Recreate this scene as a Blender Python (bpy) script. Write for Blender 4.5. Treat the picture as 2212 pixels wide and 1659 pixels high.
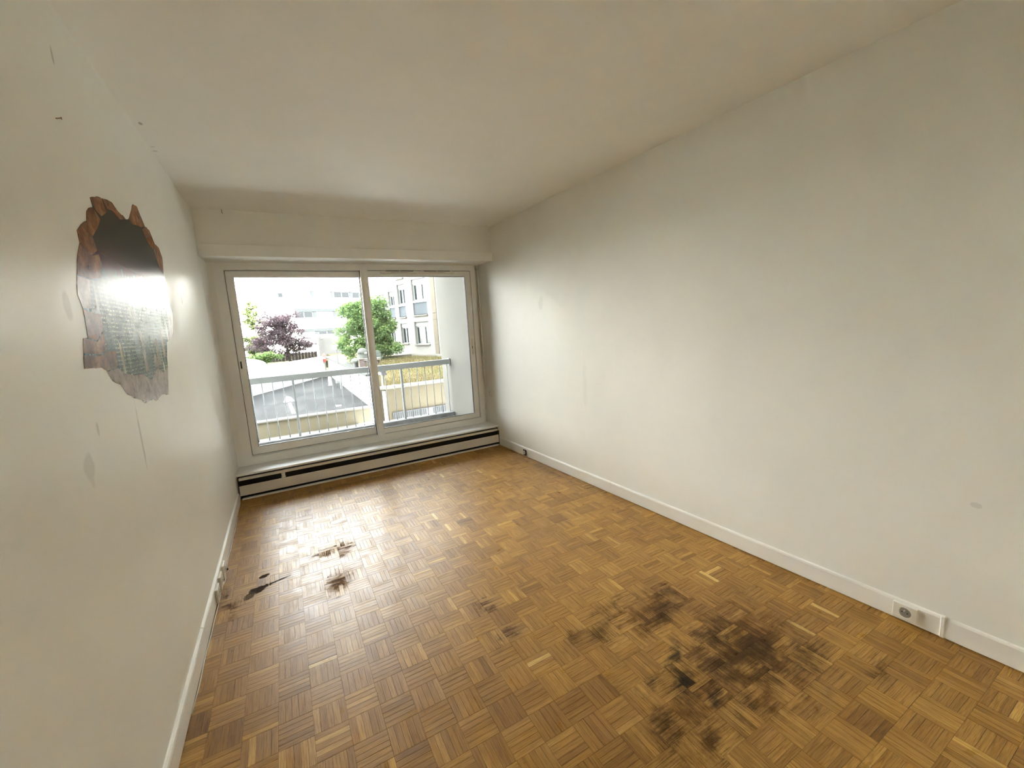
import bpy, bmesh, math, random
from mathutils import Vector, Matrix, noise

random.seed(11)
sc = bpy.context.scene
for o in list(bpy.data.objects):
    bpy.data.objects.remove(o)
COL = sc.collection

# ------------------------------------------------------------------ camera
F, YAW, PITCH, ROLL = 902.49, 0.4969, 0.1449, 0.0605
CAM = Vector((0.4958, 0.0, 1.4391))
_f = Vector((math.sin(YAW)*math.cos(PITCH), math.cos(YAW)*math.cos(PITCH), -math.sin(PITCH)))
_r = Vector((math.cos(YAW), -math.sin(YAW), 0)); _d = _f.cross(_r)
RIGHT = math.cos(ROLL)*_r + math.sin(ROLL)*_d
DOWN = -math.sin(ROLL)*_r + math.cos(ROLL)*_d
FWD = _f
cd = bpy.data.cameras.new('camera'); cam = bpy.data.objects.new('camera', cd); COL.objects.link(cam)
M = Matrix.Identity(4)
for i in range(3):
    M[i][0] = RIGHT[i]; M[i][1] = -DOWN[i]; M[i][2] = -FWD[i]; M[i][3] = CAM[i]
cam.matrix_world = M
cd.sensor_width = 36; cd.lens = F/2212*36; cd.clip_start = 0.02; cd.clip_end = 400
sc.camera = cam

# ------------------------------------------------------------------ sky, exposure
SKY = 3.0
w = bpy.data.worlds.new('world'); sc.world = w; w.use_nodes = True
bg = w.node_tree.nodes['Background']; bg.inputs[0].default_value = (0.915, 0.975, 1.0, 1); bg.inputs[1].default_value = SKY
sc.view_settings.view_transform = 'Standard'; sc.view_settings.look = 'None'
sc.view_settings.gamma = 1; sc.view_settings.use_curve_mapping = False
sc.view_settings.exposure = 2.8
sc.cycles.max_bounces = 8; sc.cycles.diffuse_bounces = 6; sc.cycles.glossy_bounces = 3
sc.cycles.caustics_reflective = False; sc.cycles.caustics_refractive = False
sc.cycles.use_adaptive_sampling = True; sc.cycles.adaptive_threshold = 0.2; sc.cycles.adaptive_min_samples = 16
sc.cycles.transparent_max_bounces = 24
sc.cycles.sample_clamp_indirect = 8.0
sc.cycles.use_denoising = True
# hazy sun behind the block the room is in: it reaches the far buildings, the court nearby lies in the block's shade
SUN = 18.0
sl_ = bpy.data.lights.new('sun', 'SUN'); sl_.energy = SUN; sl_.angle = math.radians(4); sl_.color = (1.0, 0.985, 0.95)
so_ = bpy.data.objects.new('sun', sl_); COL.objects.link(so_); so_.location = (0, -20, 30)
so_.rotation_euler = Vector((0.10, 0.905, -0.405)).to_track_quat('-Z', 'Y').to_euler()
# sampling portal in the window opening (guides sky sampling, gives off no light itself)
pl = bpy.data.lights.new('window_portal', 'AREA'); pl.shape = 'RECTANGLE'; pl.size = 2.7; pl.size_y = 2.05
pl.cycles.is_portal = True
po = bpy.data.objects.new('window_portal', pl); COL.objects.link(po)
po.location = (1.32, 4.83, 1.2); po.rotation_euler = (math.radians(-90), 0, 0)

# ------------------------------------------------------------------ helpers
WO = {}
def prop(o, label=None, cat=None, group=None, kind=None):
    if label: o['label'] = label
    if cat: o['category'] = cat
    if group: o['group'] = group
    if kind: o['kind'] = kind
    return o
def empty(name, loc, label=None, cat=None, group=None, kind=None):
    o = bpy.data.objects.new(name, None); COL.objects.link(o); o.location = loc
    o.empty_display_size = 0.05; WO[o] = Vector(loc)
    return prop(o, label, cat, group, kind)
def mk(name, vf, mat, parent=None, smooth=False, label=None, cat=None, group=None, kind=None):
    verts, faces = vf
    vs = [Vector(v) for v in verts]
    if parent is not None: org = WO[parent]
    else:
        n = len(vs); org = Vector((sum(v.x for v in vs)/n, sum(v.y for v in vs)/n, min(v.z for v in vs)))
    me = bpy.data.meshes.new(name)
    me.from_pydata([v-org for v in vs], [], faces); me.update()
    if smooth:
        me.polygons.foreach_set('use_smooth', [True]*len(me.polygons))
    mats = mat if isinstance(mat, (list, tuple)) else [mat]
    for m_ in mats: me.materials.append(m_)
    o = bpy.data.objects.new(name, me); COL.objects.link(o)
    if parent is not None: o.parent = parent
    else: o.location = org
    WO[o] = org
    return prop(o, label, cat, group, kind)
def inst(name, src, offset, parent):
    o = src.copy(); o.name = name; COL.objects.link(o); o.parent = parent; o.location = Vector(offset)
    return o
def recalc(bm): bmesh.ops.recalc_face_normals(bm, faces=bm.faces)
def out(bm):
    recalc(bm); bm.verts.ensure_lookup_table()
    for i, v in enumerate(bm.verts): v.index = i
    r = ([v.co.copy() for v in bm.verts], [[v.index for v in f.verts] for f in bm.faces]); bm.free(); return r
def box(x0, x1, y0, y1, z0, z1, bev=0.0, seg=1):
    bm = bmesh.new()
    v = [bm.verts.new((x, y, z)) for x in (x0, x1) for y in (y0, y1) for z in (z0, z1)]
    for f in ((0,1,3,2),(4,6,7,5),(0,4,5,1),(2,3,7,6),(0,2,6,4),(1,5,7,3)): bm.faces.new([v[i] for i in f])
    recalc(bm)
    if bev: bmesh.ops.bevel(bm, geom=list(bm.edges), offset=bev, segments=seg, profile=0.5, affect='EDGES')
    return out(bm)
def xf(vf, mat4): return ([mat4 @ Vector(v) for v in vf[0]], vf[1])
def prism(poly, axis, a, b, bev=0.0):
    """poly: 2D points in the two remaining axes; extruded along axis from a to b"""
    def pt(p, t):
        return {'x': (t, p[0], p[1]), 'y': (p[0], t, p[1]), 'z': (p[0], p[1], t)}[axis]
    bm = bmesh.new()
    A = [bm.verts.new(pt(p, a)) for p in poly]; B = [bm.verts.new(pt(p, b)) for p in poly]
    n = len(poly)
    bm.faces.new(A); bm.faces.new(list(reversed(B)))
    for i in range(n): bm.faces.new((A[i], B[i], B[(i+1) % n], A[(i+1) % n]))
    recalc(bm)
    if bev: bmesh.ops.bevel(bm, geom=list(bm.edges), offset=bev, segments=1, affect='EDGES')
    return out(bm)
def frame_xz(x0, x1, z0, z1, wl, wr, wb, wt, y0, y1, bev=0.003):
    """one continuous rectangular frame in the xz plane"""
    bm = bmesh.new()
    def ring(y): return [bm.verts.new(p) for p in ((x0,y,z0),(x1,y,z0),(x1,y,z1),(x0,y,z1))], [bm.verts.new(p) for p in ((x0+wl,y,z0+wb),(x1-wr,y,z0+wb),(x1-wr,y,z1-wt),(x0+wl,y,z1-wt))]
    o0, i0 = ring(y0); o1, i1 = ring(y1)
    for k in range(4):
        j = (k+1) % 4
        bm.faces.new((o0[k], o0[j], i0[j], i0[k])); bm.faces.new((o1[k], i1[k], i1[j], o1[j]))
        bm.faces.new((o0[k], o1[k], o1[j], o0[j])); bm.faces.new((i0[k], i0[j], i1[j], i1[k]))
    recalc(bm)
    if bev:
        es = [e for e in bm.edges if not (abs(e.verts[0].co.y-e.verts[1].co.y) < 1e-6 and abs(e.verts[0].co.x-e.verts[1].co.x) > 1e-6 and abs(e.verts[0].co.z-e.verts[1].co.z) > 1e-6)]
        bmesh.ops.bevel(bm, geom=es, offset=bev, segments=2, affect='EDGES')
    return out(bm)
def tube(pts, r, n=8, caps=True):
    pts = [Vector(p) for p in pts]; V = []; Fc = []
    rs = r if isinstance(r, (list, tuple)) else [r]*len(pts)
    prev = None
    for i, p in enumerate(pts):
        t = ((pts[i+1]-p) if i == 0 else (p-pts[i-1]) if i == len(pts)-1 else (pts[i+1]-pts[i-1])).normalized()
        u = prev - t*prev.dot(t) if prev is not None else t.orthogonal()
        u.normalize(); v = t.cross(u); prev = u
        for k in range(n):
            a = 2*math.pi*k/n; V.append(p + (u*math.cos(a)+v*math.sin(a))*rs[i])
    for i in range(len(pts)-1):
        for k in range(n):
            Fc.append([i*n+k, i*n+(k+1) % n, (i+1)*n+(k+1) % n, (i+1)*n+k])
    if caps: Fc.append(list(reversed(range(n)))); Fc.append(list(range((len(pts)-1)*n, len(pts)*n)))
    return V, Fc
def lathe(prof, c, n=20, axis='z'):
    """prof: (r, h) pairs, revolved about axis through c"""
    V = []; Fc = []
    for r, h in prof:
        for k in range(n):
            a = 2*math.pi*k/n; p = (r*math.cos(a), r*math.sin(a), h)
            if axis == 'x': p = (h, p[0], p[1])
            if axis == 'y': p = (p[0], h, p[1])
            V.append(Vector(c)+Vector(p))
    for i in range(len(prof)-1):
        for k in range(n): Fc.append([i*n+k, i*n+(k+1) % n, (i+1)*n+(k+1) % n, (i+1)*n+k])
    Fc.append(list(range(n))); Fc.append(list(range((len(prof)-1)*n, len(prof)*n)))
    bm = bmesh.new(); vv = [bm.verts.new(v) for v in V]
    for f in Fc: bm.faces.new([vv[i] for i in f])
    return out(bm)
def merge(*vfs):
    V = []; Fc = []
    for v, f in vfs:
        b = len(V); V += list(v); Fc += [[i+b for i in q] for q in f]
    return V, Fc

# ------------------------------------------------------------------ materials
MATS = {}
class NT:
    def __init__(s, name):
        s.m = bpy.data.materials.new(name); s.m.use_nodes = True; s.t = s.m.node_tree
        s.b = s.t.nodes['Principled BSDF']; s.o = s.t.nodes['Material Output']
    def n(s, typ, **k):
        q = s.t.nodes.new(typ)
        for a, v in k.items(): setattr(q, a, v)
        return q
    def l(s, a, b): s.t.links.new(a, b)
    def math(s, op, a, b=None, c=None, clamp=False):
        q = s.n('ShaderNodeMath', operation=op, use_clamp=clamp)
        for i, v in enumerate((a, b, c)):
            if v is None: continue
            if isinstance(v, (int, float)): q.inputs[i].default_value = v
            else: s.l(v, q.inputs[i])
        return q.outputs[0]
    def mix(s, fac, a, b, mode='MIX'):
        q = s.n('ShaderNodeMix', data_type='RGBA', blend_type=mode)
        for i, v in ((0, fac), (6, a), (7, b)):
            if isinstance(v, (int, float)): q.inputs[i].default_value = v
            elif isinstance(v, tuple): q.inputs[i].default_value = (*v, 1) if len(v) == 3 else v
            else: s.l(v, q.inputs[i])
        return q.outputs[2]
    def noise(s, vec, scale, detail=3, rough=0.5, dist=0):
        q = s.n('ShaderNodeTexNoise'); q.inputs['Scale'].default_value = scale; q.inputs['Detail'].default_value = detail
        q.inputs['Roughness'].default_value = rough; q.inputs['Distortion'].default_value = dist
        if vec is not None: s.l(vec, q.inputs['Vector'])
        return q.outputs['Fac']
    def ramp(s, fac, stops, interp='LINEAR'):
        q = s.n('ShaderNodeValToRGB'); q.color_ramp.interpolation = interp
        e = q.color_ramp.elements
        while len(e) < len(stops): e.new(0.5)
        for i, (p, c) in enumerate(stops):
            e[i].position = p; e[i].color = (*c, 1) if isinstance(c, tuple) else (c, c, c, 1)
        s.l(fac, q.inputs[0]); return q.outputs[0]
    def maprange(s, v, a, b, c, d):
        q = s.n('ShaderNodeMapRange'); q.interpolation_type = 'SMOOTHSTEP'
        for i, x in enumerate((None, a, b, c, d)):
            if x is not None: q.inputs[i].default_value = x
        s.l(v, q.inputs[0]); return q.outputs[0]
    def pos(s): return s.n('ShaderNodeNewGeometry').outputs['Position']
    def obj(s): return s.n('ShaderNodeTexCoord').outputs['Object']
    def bump(s, h, strength, dist=0.001):
        q = s.n('ShaderNodeBump'); q.inputs['Strength'].default_value = strength; q.inputs['Distance'].default_value = dist
        s.l(h, q.inputs['Height']); s.l(q.outputs[0], s.b.inputs['Normal'])
    def set(s, color=None, rough=None, spec=None, metal=None):
        for k, v in (('Base Color', color), ('Roughness', rough), ('Specular IOR Level', spec), ('Metallic', metal)):
            if v is None: continue
            if isinstance(v, tuple): s.b.inputs[k].default_value = (*v, 1)
            elif isinstance(v, (int, float)): s.b.inputs[k].default_value = v
            else: s.l(v, s.b.inputs[k])
def plain(name, color, rough=0.5, spec=0.5, var=0.06, scale=6.0, bump=0.0, bscale=200, metal=0.0):
    """paint/plastic/plaster with a little mottling and fine relief"""
    if name in MATS: return MATS[name]
    t = NT(name); p = t.pos(); nz = t.noise(p, scale, 4)
    dark = tuple(c*(1-var) for c in color); lite = tuple(min(1, c*(1+var)) for c in color)
    t.set(t.ramp(nz, [(0.3, dark), (0.7, lite)]), rough, spec, metal)
    if bump: t.bump(t.noise(p, bscale, 2), bump, 0.0006)
    MATS[name] = t.m; return t.m

def marked_paint(name, color, rough, spec, marks, bump):
    """wall paint with a list of smudges (x, y, z, radius, strength)"""
    t = NT(name); p = t.pos(); nz = t.noise(p, 2.2, 3, 0.6)
    col = t.ramp(nz, [(0.3, tuple(c*0.975 for c in color)), (0.7, tuple(min(1, c*1.02) for c in color))])
    wob = t.noise(p, 14, 1) if marks else None
    for (x, y, z, rx, ry, rz, k, mc) in marks:
        q = t.n('ShaderNodeVectorMath', operation='SUBTRACT'); t.l(p, q.inputs[0]); q.inputs[1].default_value = (x, y, z)
        q2 = t.n('ShaderNodeVectorMath', operation='DIVIDE'); t.l(q.outputs[0], q2.inputs[0]); q2.inputs[1].default_value = (rx, ry, rz)
        q3 = t.n('ShaderNodeVectorMath', operation='LENGTH'); t.l(q2.outputs[0], q3.inputs[0])
        d = t.math('ADD', q3.outputs['Value'], t.math('MULTIPLY', t.math('SUBTRACT', wob, 0.5), 1.6))
        m = t.maprange(d, 0.55, 1.0, k, 0.0)
        col = t.mix(m, col, mc)
    rg = t.maprange(nz, 0.3, 0.7, rough*0.9, rough*1.12)
    t.set(col, rg, spec)
    t.bump(t.noise(p, 6, 4, 0.8) if name == 'paint_left' else t.noise(p, 110, 0), bump, 0.003 if name == 'paint_left' else 0.001)
    MATS[name] = t.m; return t.m

GREY = (0.33, 0.31, 0.27)
m_wall_r = marked_paint('paint_right', (0.875, 0.875, 0.820), 0.62, 0.35,
    [(2.697, 3.392, 1.608, .1, .05, .07, .12, GREY), (2.823, 0.502, 0.616, .1, .018, .012, .22, GREY),
     (2.72, 2.8, 0.9, .2, .03, .3, .06, GREY)], 0.25)
m_wall_l = marked_paint('paint_left', (0.875, 0.877, 0.82), 0.40, 0.17,
    [(0, 1.598, 1.559, .1, .03, .05, .35, GREY), (0, 3.345, 1.772, .1, .05, .04, .4, GREY), (0, 3.25, 1.70, .1, .03, .05, .35, GREY),
     (0, 1.862, 2.32, .1, .012, .03, .6, GREY), (0, 2.0, 1.10, .1, .012, .14, .4, GREY), (0, 1.52, 1.12, .1, .035, .05, .22, GREY), (0, 1.63, 1.20, .1, .012, .03, .3, GREY)], 0.3)
m_ceil = marked_paint('paint_ceiling', (0.895, 0.89, 0.84), 0.7, 0.3,
    [(0.032, 2.753, 2.5, .012, .03, .1, .7, GREY), (0.02, 3.04, 2.5, .02, .015, .1, .4, GREY), (0.02, 3.10, 2.5, .015, .012, .1, .4, GREY)], 0.2)
m_wall_f = marked_paint('paint_window_wall', (0.865, 0.855, 0.79), 0.6, 0.35, [], 0.2)
m_trimw = plain('paint_trim', (0.88, 0.87, 0.82), 0.35, 0.5, 0.03, 3, 0.15, 120)
m_pvc = plain('window_enamel', (0.91, 0.91, 0.88), 0.32, 0.5, 0.03, 4)
m_pvc2 = plain('vent_plastic', (0.82, 0.79, 0.70), 0.4, 0.5, 0.03, 8)
m_black = plain('dark_void', (0.012, 0.011, 0.011), 0.6, 0.3, 0.2, 20)
m_blackp = plain('black_plastic', (0.015, 0.014, 0.014), 0.35, 0.5, 0.1, 30)
m_cream = plain('cream_enamel', (0.78, 0.73, 0.64), 0.38, 0.5, 0.04, 5)
m_creamp = plain('cream_plastic', (0.74, 0.71, 0.60), 0.35, 0.5, 0.03, 30)
m_white_plastic = plain('white_plastic', (0.80, 0.78, 0.72), 0.3, 0.5, 0.02, 30)
m_greyp = plain('grey_plastic', (0.28, 0.27, 0.24), 0.4, 0.5, 0.05, 40)
m_gasket_gap = plain('gasket_and_gap_line', (0.03, 0.03, 0.032), 0.6, 0.3, 0.1, 40)  # rubber of the gaskets, also the dark shadow line round each leaf
m_groove = plain('groove_brown_wood', (0.25, 0.17, 0.10), 0.7, 0.3, 0.2, 20)  # brown of the reveal joint, the hook and the nail
m_rail = plain('railing_paint', (0.17, 0.18, 0.185), 0.5, 0.4, 0.06, 12)
m_alu = plain('anodised_bar', (0.62, 0.63, 0.62), 0.35, 0.5, 0.04, 20)

def sill_mat():
    t = NT('sill_stone'); p = t.pos(); n1 = t.noise(p, 60, 4, 0.7)
    t.set(t.ramp(n1, [(0.3, (0.86, 0.855, 0.83)), (0.6, (0.90, 0.898, 0.88))]), t.maprange(t.noise(p, 9, 2), .3, .7, .34, .42), 0.5)
    return t.m
m_sill = sill_mat()

def glass_mat():
    t = NT('window_glass')
    fr = t.n('ShaderNodeFresnel'); fr.inputs['IOR'].default_value = 1.5
    tr = t.n('ShaderNodeBsdfTransparent'); tr.inputs[0].default_value = (0.985, 0.99, 0.985, 1)
    gl = t.n('ShaderNodeBsdfGlossy'); gl.inputs['Roughness'].default_value = 0.01
    mx = t.n('ShaderNodeMixShader'); t.l(fr.outputs[0], mx.inputs[0]); t.l(tr.outputs[0], mx.inputs[1]); t.l(gl.outputs[0], mx.inputs[2])
    t.l(mx.outputs[0], t.o.inputs['Surface'])
    return t.m
m_glass = glass_mat()

def floor_mat():
    t = NT('parquet_oak'); p = t.pos()
    tone = t.n('ShaderNodeAttribute', attribute_name='tone')
    uv = t.n('ShaderNodeUVMap', uv_map='grain').outputs[0]
    sep = t.n('ShaderNodeSeparateColor'); t.l(tone.outputs['Color'], sep.inputs[0])
    base = t.ramp(sep.outputs[0], [(0.0, (0.24, 0.115, 0.024)), (0.35, (0.375, 0.193, 0.040)), (0.65, (0.50, 0.276, 0.060)), (0.9, (0.66, 0.40, 0.105)), (1.0, (0.78, 0.54, 0.20))])
    base = t.mix(t.math('MULTIPLY', sep.outputs[1], 0.30), base, (0.30, 0.135, 0.055))
    # grain: long fibres along u
    mp = t.n('ShaderNodeMapping'); mp.inputs['Scale'].default_value = (9, 190, 1); t.l(uv, mp.inputs['Vector'])
    g1 = t.noise(mp.outputs[0], 1.0, 4, 0.65, 0.6)
    mp2 = t.n('ShaderNodeMapping'); mp2.inputs['Scale'].default_value = (26, 620, 1); t.l(uv, mp2.inputs['Vector'])
    g2 = t.noise(mp2.outputs[0], 1.0, 2, 0.5)
    gr = t.math('ADD', t.math('MULTIPLY', g1, 0.7), t.math('MULTIPLY', g2, 0.3))
    base = t.mix(t.maprange(gr, 0.42, 0.66, 0.0, 0.85), base, t.mix(1.0, base, (0.50, 0.40, 0.30), 'MULTIPLY'))
    base = t.mix(t.maprange(gr, 0.50, 0.30, 0.0, 0.35), base, t.mix(1.0, base, (1.35, 1.35, 1.35), 'MULTIPLY'))
    # stains on the boards
    w1 = t.noise(p, 13, 5, 0.72)
    wob = t.math('MULTIPLY', t.math('SUBTRACT', w1, 0.5), 3.6)
    wob = t.math('ADD', wob, t.math('MULTIPLY', t.math('SUBTRACT', 0.5, gr), 2.2))
    wob = t.math('ADD', wob, t.math('MULTIPLY', t.math('SUBTRACT', sep.outputs[2], 0.5), 0.7))
    at = t.n('ShaderNodeAttribute', attribute_name='stain'); sa = t.n('ShaderNodeSeparateColor'); t.l(at.outputs['Color'], sa.inputs[0])
    col = base; worn = None; allm = None
    wq = t.math('MULTIPLY', wob, 0.50)
    for fld, lo, hi, c, matte in ((at.outputs['Alpha'], -.15, 1.0, (0.12, 0.055, 0.017), False), (sa.outputs[0], .0, 1.35, (0.050, 0.021, 0.007), False), (sa.outputs[1], .05, 1.2, (0.022, 0.015, 0.010), False), (sa.outputs[2], .05, 1.15, (0.085, 0.045, 0.032), True)):
        # the attribute holds (field+1)/2
        f_ = t.math('SUBTRACT', t.math('MULTIPLY_ADD', fld, 2.0, -1.0), t.math('MULTIPLY', wob, 0.8) if matte else wq)
        mk_ = t.maprange(f_, lo, hi, 0.0, 0.92)
        col = t.mix(mk_, col, c)
        allm = mk_ if allm is None else t.math('MAXIMUM', allm, mk_)
        if matte: worn = mk_
    crisp = [(0.214, 2.708, .075, .035, 0.35, .95, (0.035, 0.024, 0.020)), (0.30, 2.735, .09, .008, 0.25, .85, (0.04, 0.028, 0.022)), (0.237, 2.842, .035, .022, 0.3, .95, (0.035, 0.024, 0.020)), (0.165, 2.66, .03, .045, -0.2, .8, (0.09, 0.065, 0.055))]
    for (x, y, rx, ry, a, k, c) in crisp:
        ca, sn_ = math.cos(a), math.sin(a)
        uu = t.n('ShaderNodeVectorMath', operation='SUBTRACT'); t.l(p, uu.inputs[0]); uu.inputs[1].default_value = (x, y, 0)
        comp = []
        for vec in ((ca/rx, sn_/rx, 0), (-sn_/ry, ca/ry, 0)):
            q = t.n('ShaderNodeVectorMath', operation='DOT_PRODUCT'); t.l(uu.outputs[0], q.inputs[0]); q.inputs[1].default_value = vec; comp.append(q.outputs['Value'])
        d = t.math('SQRT', t.math('ADD', t.math('MULTIPLY', comp[0], comp[0]), t.math('MULTIPLY', comp[1], comp[1])))
        mk_ = t.maprange(t.math('ADD', d, t.math('MULTIPLY', wob, 0.45)), 0.8, 0.95, k, 0.0)
        col = t.mix(mk_, col, c); allm = t.math('MAXIMUM', allm, mk_); worn = t.math('MAXIMUM', worn, mk_)
    # small dark specks
    v = t.n('ShaderNodeTexVoronoi'); v.inputs['Scale'].default_value = 7.0; t.l(p, v.inputs['Vector'])
    sp = t.maprange(v.outputs['Distance'], 0.022, 0.034, 0.85, 0.0)
    big_n = t.noise(p, 1.6, 4, 0.6)
    msk = t.math('GREATER_THAN', big_n, 0.52)
    col = t.mix(t.math('MULTIPLY', sp, msk), col, (0.015, 0.010, 0.008))
    # dirt in broad areas
    col = t.mix(t.maprange(big_n, 0.45, 0.75, 0, 0.28), col, t.mix(1.0, col, (0.62, 0.55, 0.50), 'MULTIPLY'))
    rough = t.math('ADD', t.maprange(w1, 0.3, 0.7, 0.25, 0.40), t.math('MULTIPLY', sep.outputs[2], 0.10))
    rough = t.math('ADD', rough, t.math('MULTIPLY', worn, 0.75), clamp=True)
    t.set(col, rough, t.maprange(allm, 0.1, 0.8, 0.36, 0.12))
    t.bump(gr, 0.35, 0.0008)
    return t.m
m_floor = floor_mat()
m_joint = plain('joint_dirt', (0.045, 0.024, 0.010), 0.8, 0.2, 0.2, 30)

# exterior materials
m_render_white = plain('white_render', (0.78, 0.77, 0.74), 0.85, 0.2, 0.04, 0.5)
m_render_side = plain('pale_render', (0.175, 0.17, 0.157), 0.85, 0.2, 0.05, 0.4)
m_court_white = plain('court_white', (0.74, 0.73, 0.70), 0.85, 0.2, 0.05, 0.6)
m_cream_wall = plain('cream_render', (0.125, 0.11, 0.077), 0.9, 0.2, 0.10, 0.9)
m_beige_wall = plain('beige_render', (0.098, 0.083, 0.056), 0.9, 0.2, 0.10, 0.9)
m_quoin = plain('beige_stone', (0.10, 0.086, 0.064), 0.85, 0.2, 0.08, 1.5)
m_asphalt = plain('asphalt', (0.034, 0.036, 0.039), 0.9, 0.08, 0.25, 0.8)
def asphalt_mat():
    t = NT('asphalt_streaked'); p = t.pos()
    mp = t.n('ShaderNodeMapping'); mp.inputs['Scale'].default_value = (0.5, 0.22, 1); mp.inputs['Rotation'].default_value = (0, 0, 0.3); t.l(p, mp.inputs['Vector'])
    n1 = t.noise(mp.outputs[0], 1.6, 6, 0.7)
    t.set(t.ramp(n1, [(0.3, (0.012, 0.013, 0.014)), (0.5, (0.019, 0.020, 0.021)), (0.62, (0.031, 0.032, 0.033)), (0.75, (0.021, 0.022, 0.023))]), 0.9, 0.1)
    return t.m
m_asphalt = asphalt_mat()
m_ground = plain('pale_paving', (0.13, 0.124, 0.108), 0.9, 0.2, 0.12, 0.8)
m_soil = plain('dry_turf', (0.095, 0.078, 0.036), 0.95, 0.1, 0.35, 1.6)
m_garden = plain('garden_earth', (0.12, 0.13, 0.06), 0.95, 0.1, 0.3, 0.6)
m_conc = plain('concrete', (0.20, 0.20, 0.195), 0.9, 0.2, 0.22, 3.0)
m_coping = plain('stone_coping', (0.040, 0.042, 0.039), 0.9, 0.2, 0.35, 5.0)
m_kerb = plain('kerb_concrete', (0.12, 0.123, 0.125), 0.9, 0.2, 0.3, 16)
m_partition = plain('partition_render', (0.30, 0.295, 0.27), 0.9, 0.2, 0.06, 3)
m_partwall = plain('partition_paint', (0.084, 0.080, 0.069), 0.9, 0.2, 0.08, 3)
m_dark_fence = plain('dark_boards', (0.030, 0.022, 0.024), 0.8, 0.2, 0.2, 2)
m_greypanel = plain('concrete_panel', (0.15, 0.145, 0.14), 0.9, 0.2, 0.1, 1)
m_brownbox = plain('brown_tin', (0.085, 0.065, 0.06), 0.6, 0.3, 0.15, 8)
m_darkbox = plain('dark_tin', (0.07, 0.07, 0.075), 0.6, 0.3, 0.1, 8)
m_mush = plain('weathered_cement', (0.085, 0.09, 0.08), 0.9, 0.2, 0.2, 6)
m_louvre = plain('grey_green_tin', (0.085, 0.10, 0.092), 0.6, 0.3, 0.1, 8)
m_red = plain('sign_red', (0.30, 0.055, 0.045), 0.5, 0.4, 0.05, 4)
m_signw = plain('sign_white', (0.80, 0.80, 0.80), 0.5, 0.4, 0.02, 4)
m_paintw = plain('road_paint', (0.55, 0.55, 0.55), 0.8, 0.2, 0.3, 3)
m_pane = plain('far_pane', (0.010, 0.016, 0.018), 0.08, 0.6, 0.3, 0.8)
m_pane_far = plain('distant_pane', (0.0015, 0.0022, 0.0025), 0.06, 0.35, 0.3, 0.8)
m_panel_glass = plain('balustrade_panel', (0.065, 0.074, 0.082), 0.8, 0.1, 0.1, 1)
m_curtain = plain('net_curtain', (0.45, 0.47, 0.46), 0.9, 0.1, 0.1, 2)
m_frame_far = plain('far_frame', (0.24, 0.25, 0.25), 0.5, 0.4, 0.03, 2)
m_teal = plain('teal_mullion', (0.010, 0.0125, 0.013), 0.6, 0.3, 0.05, 1)
m_shutter = plain('roller_slats', (0.17, 0.172, 0.168), 0.7, 0.3, 0.04, 1)
m_reveal = plain('reveal_render', (0.10, 0.09, 0.08), 0.9, 0.2, 0.05, 1)
m_grille = plain('grille_slat', (0.035, 0.037, 0.041), 0.5, 0.4, 0.1, 6)
m_bark = plain('bark', (0.05, 0.042, 0.036), 0.9, 0.2, 0.2, 6)
m_globe = plain('opal_globe', (0.80, 0.80, 0.80), 0.3, 0.4, 0.02, 4)

def leaf_mat(name, c1, c2, c3):
    t = NT(name)
    at = t.n('ShaderNodeAttribute', attribute_name='tone'); sep = t.n('ShaderNodeSeparateColor'); t.l(at.outputs['Color'], sep.inputs[0])
    col = t.ramp(sep.outputs[0], [(0, c1), (0.5, c2), (1, c3)])
    t.set(col, 0.55, 0.3)
    tl = t.n('ShaderNodeBsdfTranslucent'); t.l(col, tl.inputs[0])
    mx = t.n('ShaderNodeMixShader'); mx.inputs[0].default_value = 0.35
    t.l(t.b.outputs[0], mx.inputs[1]); t.l(tl.outputs[0], mx.inputs[2]); t.l(mx.outputs[0], t.o.inputs['Surface'])
    return t.m
m_leaf_green = leaf_mat('leaf_green', (0.060, 0.105, 0.045), (0.115, 0.185, 0.065), (0.22, 0.31, 0.09))
m_leaf_plum = leaf_mat('leaf_plum', (0.038, 0.029, 0.034), (0.066, 0.046, 0.054), (0.11, 0.062, 0.076))
m_leaf_birch = leaf_mat('leaf_birch', (0.040, 0.056, 0.018), (0.062, 0.08, 0.026), (0.09, 0.105, 0.04))
m_leaf_shrub = leaf_mat('leaf_shrub', (0.06, 0.11, 0.04), (0.12, 0.19, 0.06), (0.22, 0.28, 0.09))
m_blade = leaf_mat('grass_blade', (0.118, 0.096, 0.046), (0.14, 0.118, 0.050), (0.090, 0.105, 0.034))

# ------------------------------------------------------------------ room dimensions
W0, D1, ANG, H = 2.6586, 4.28, 0.0434, 2.5
DW, YB, YEXT = 4.627, -0.95, 4.80
def rx(y): return W0 + math.tan(ANG)*(D1-y)

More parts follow.
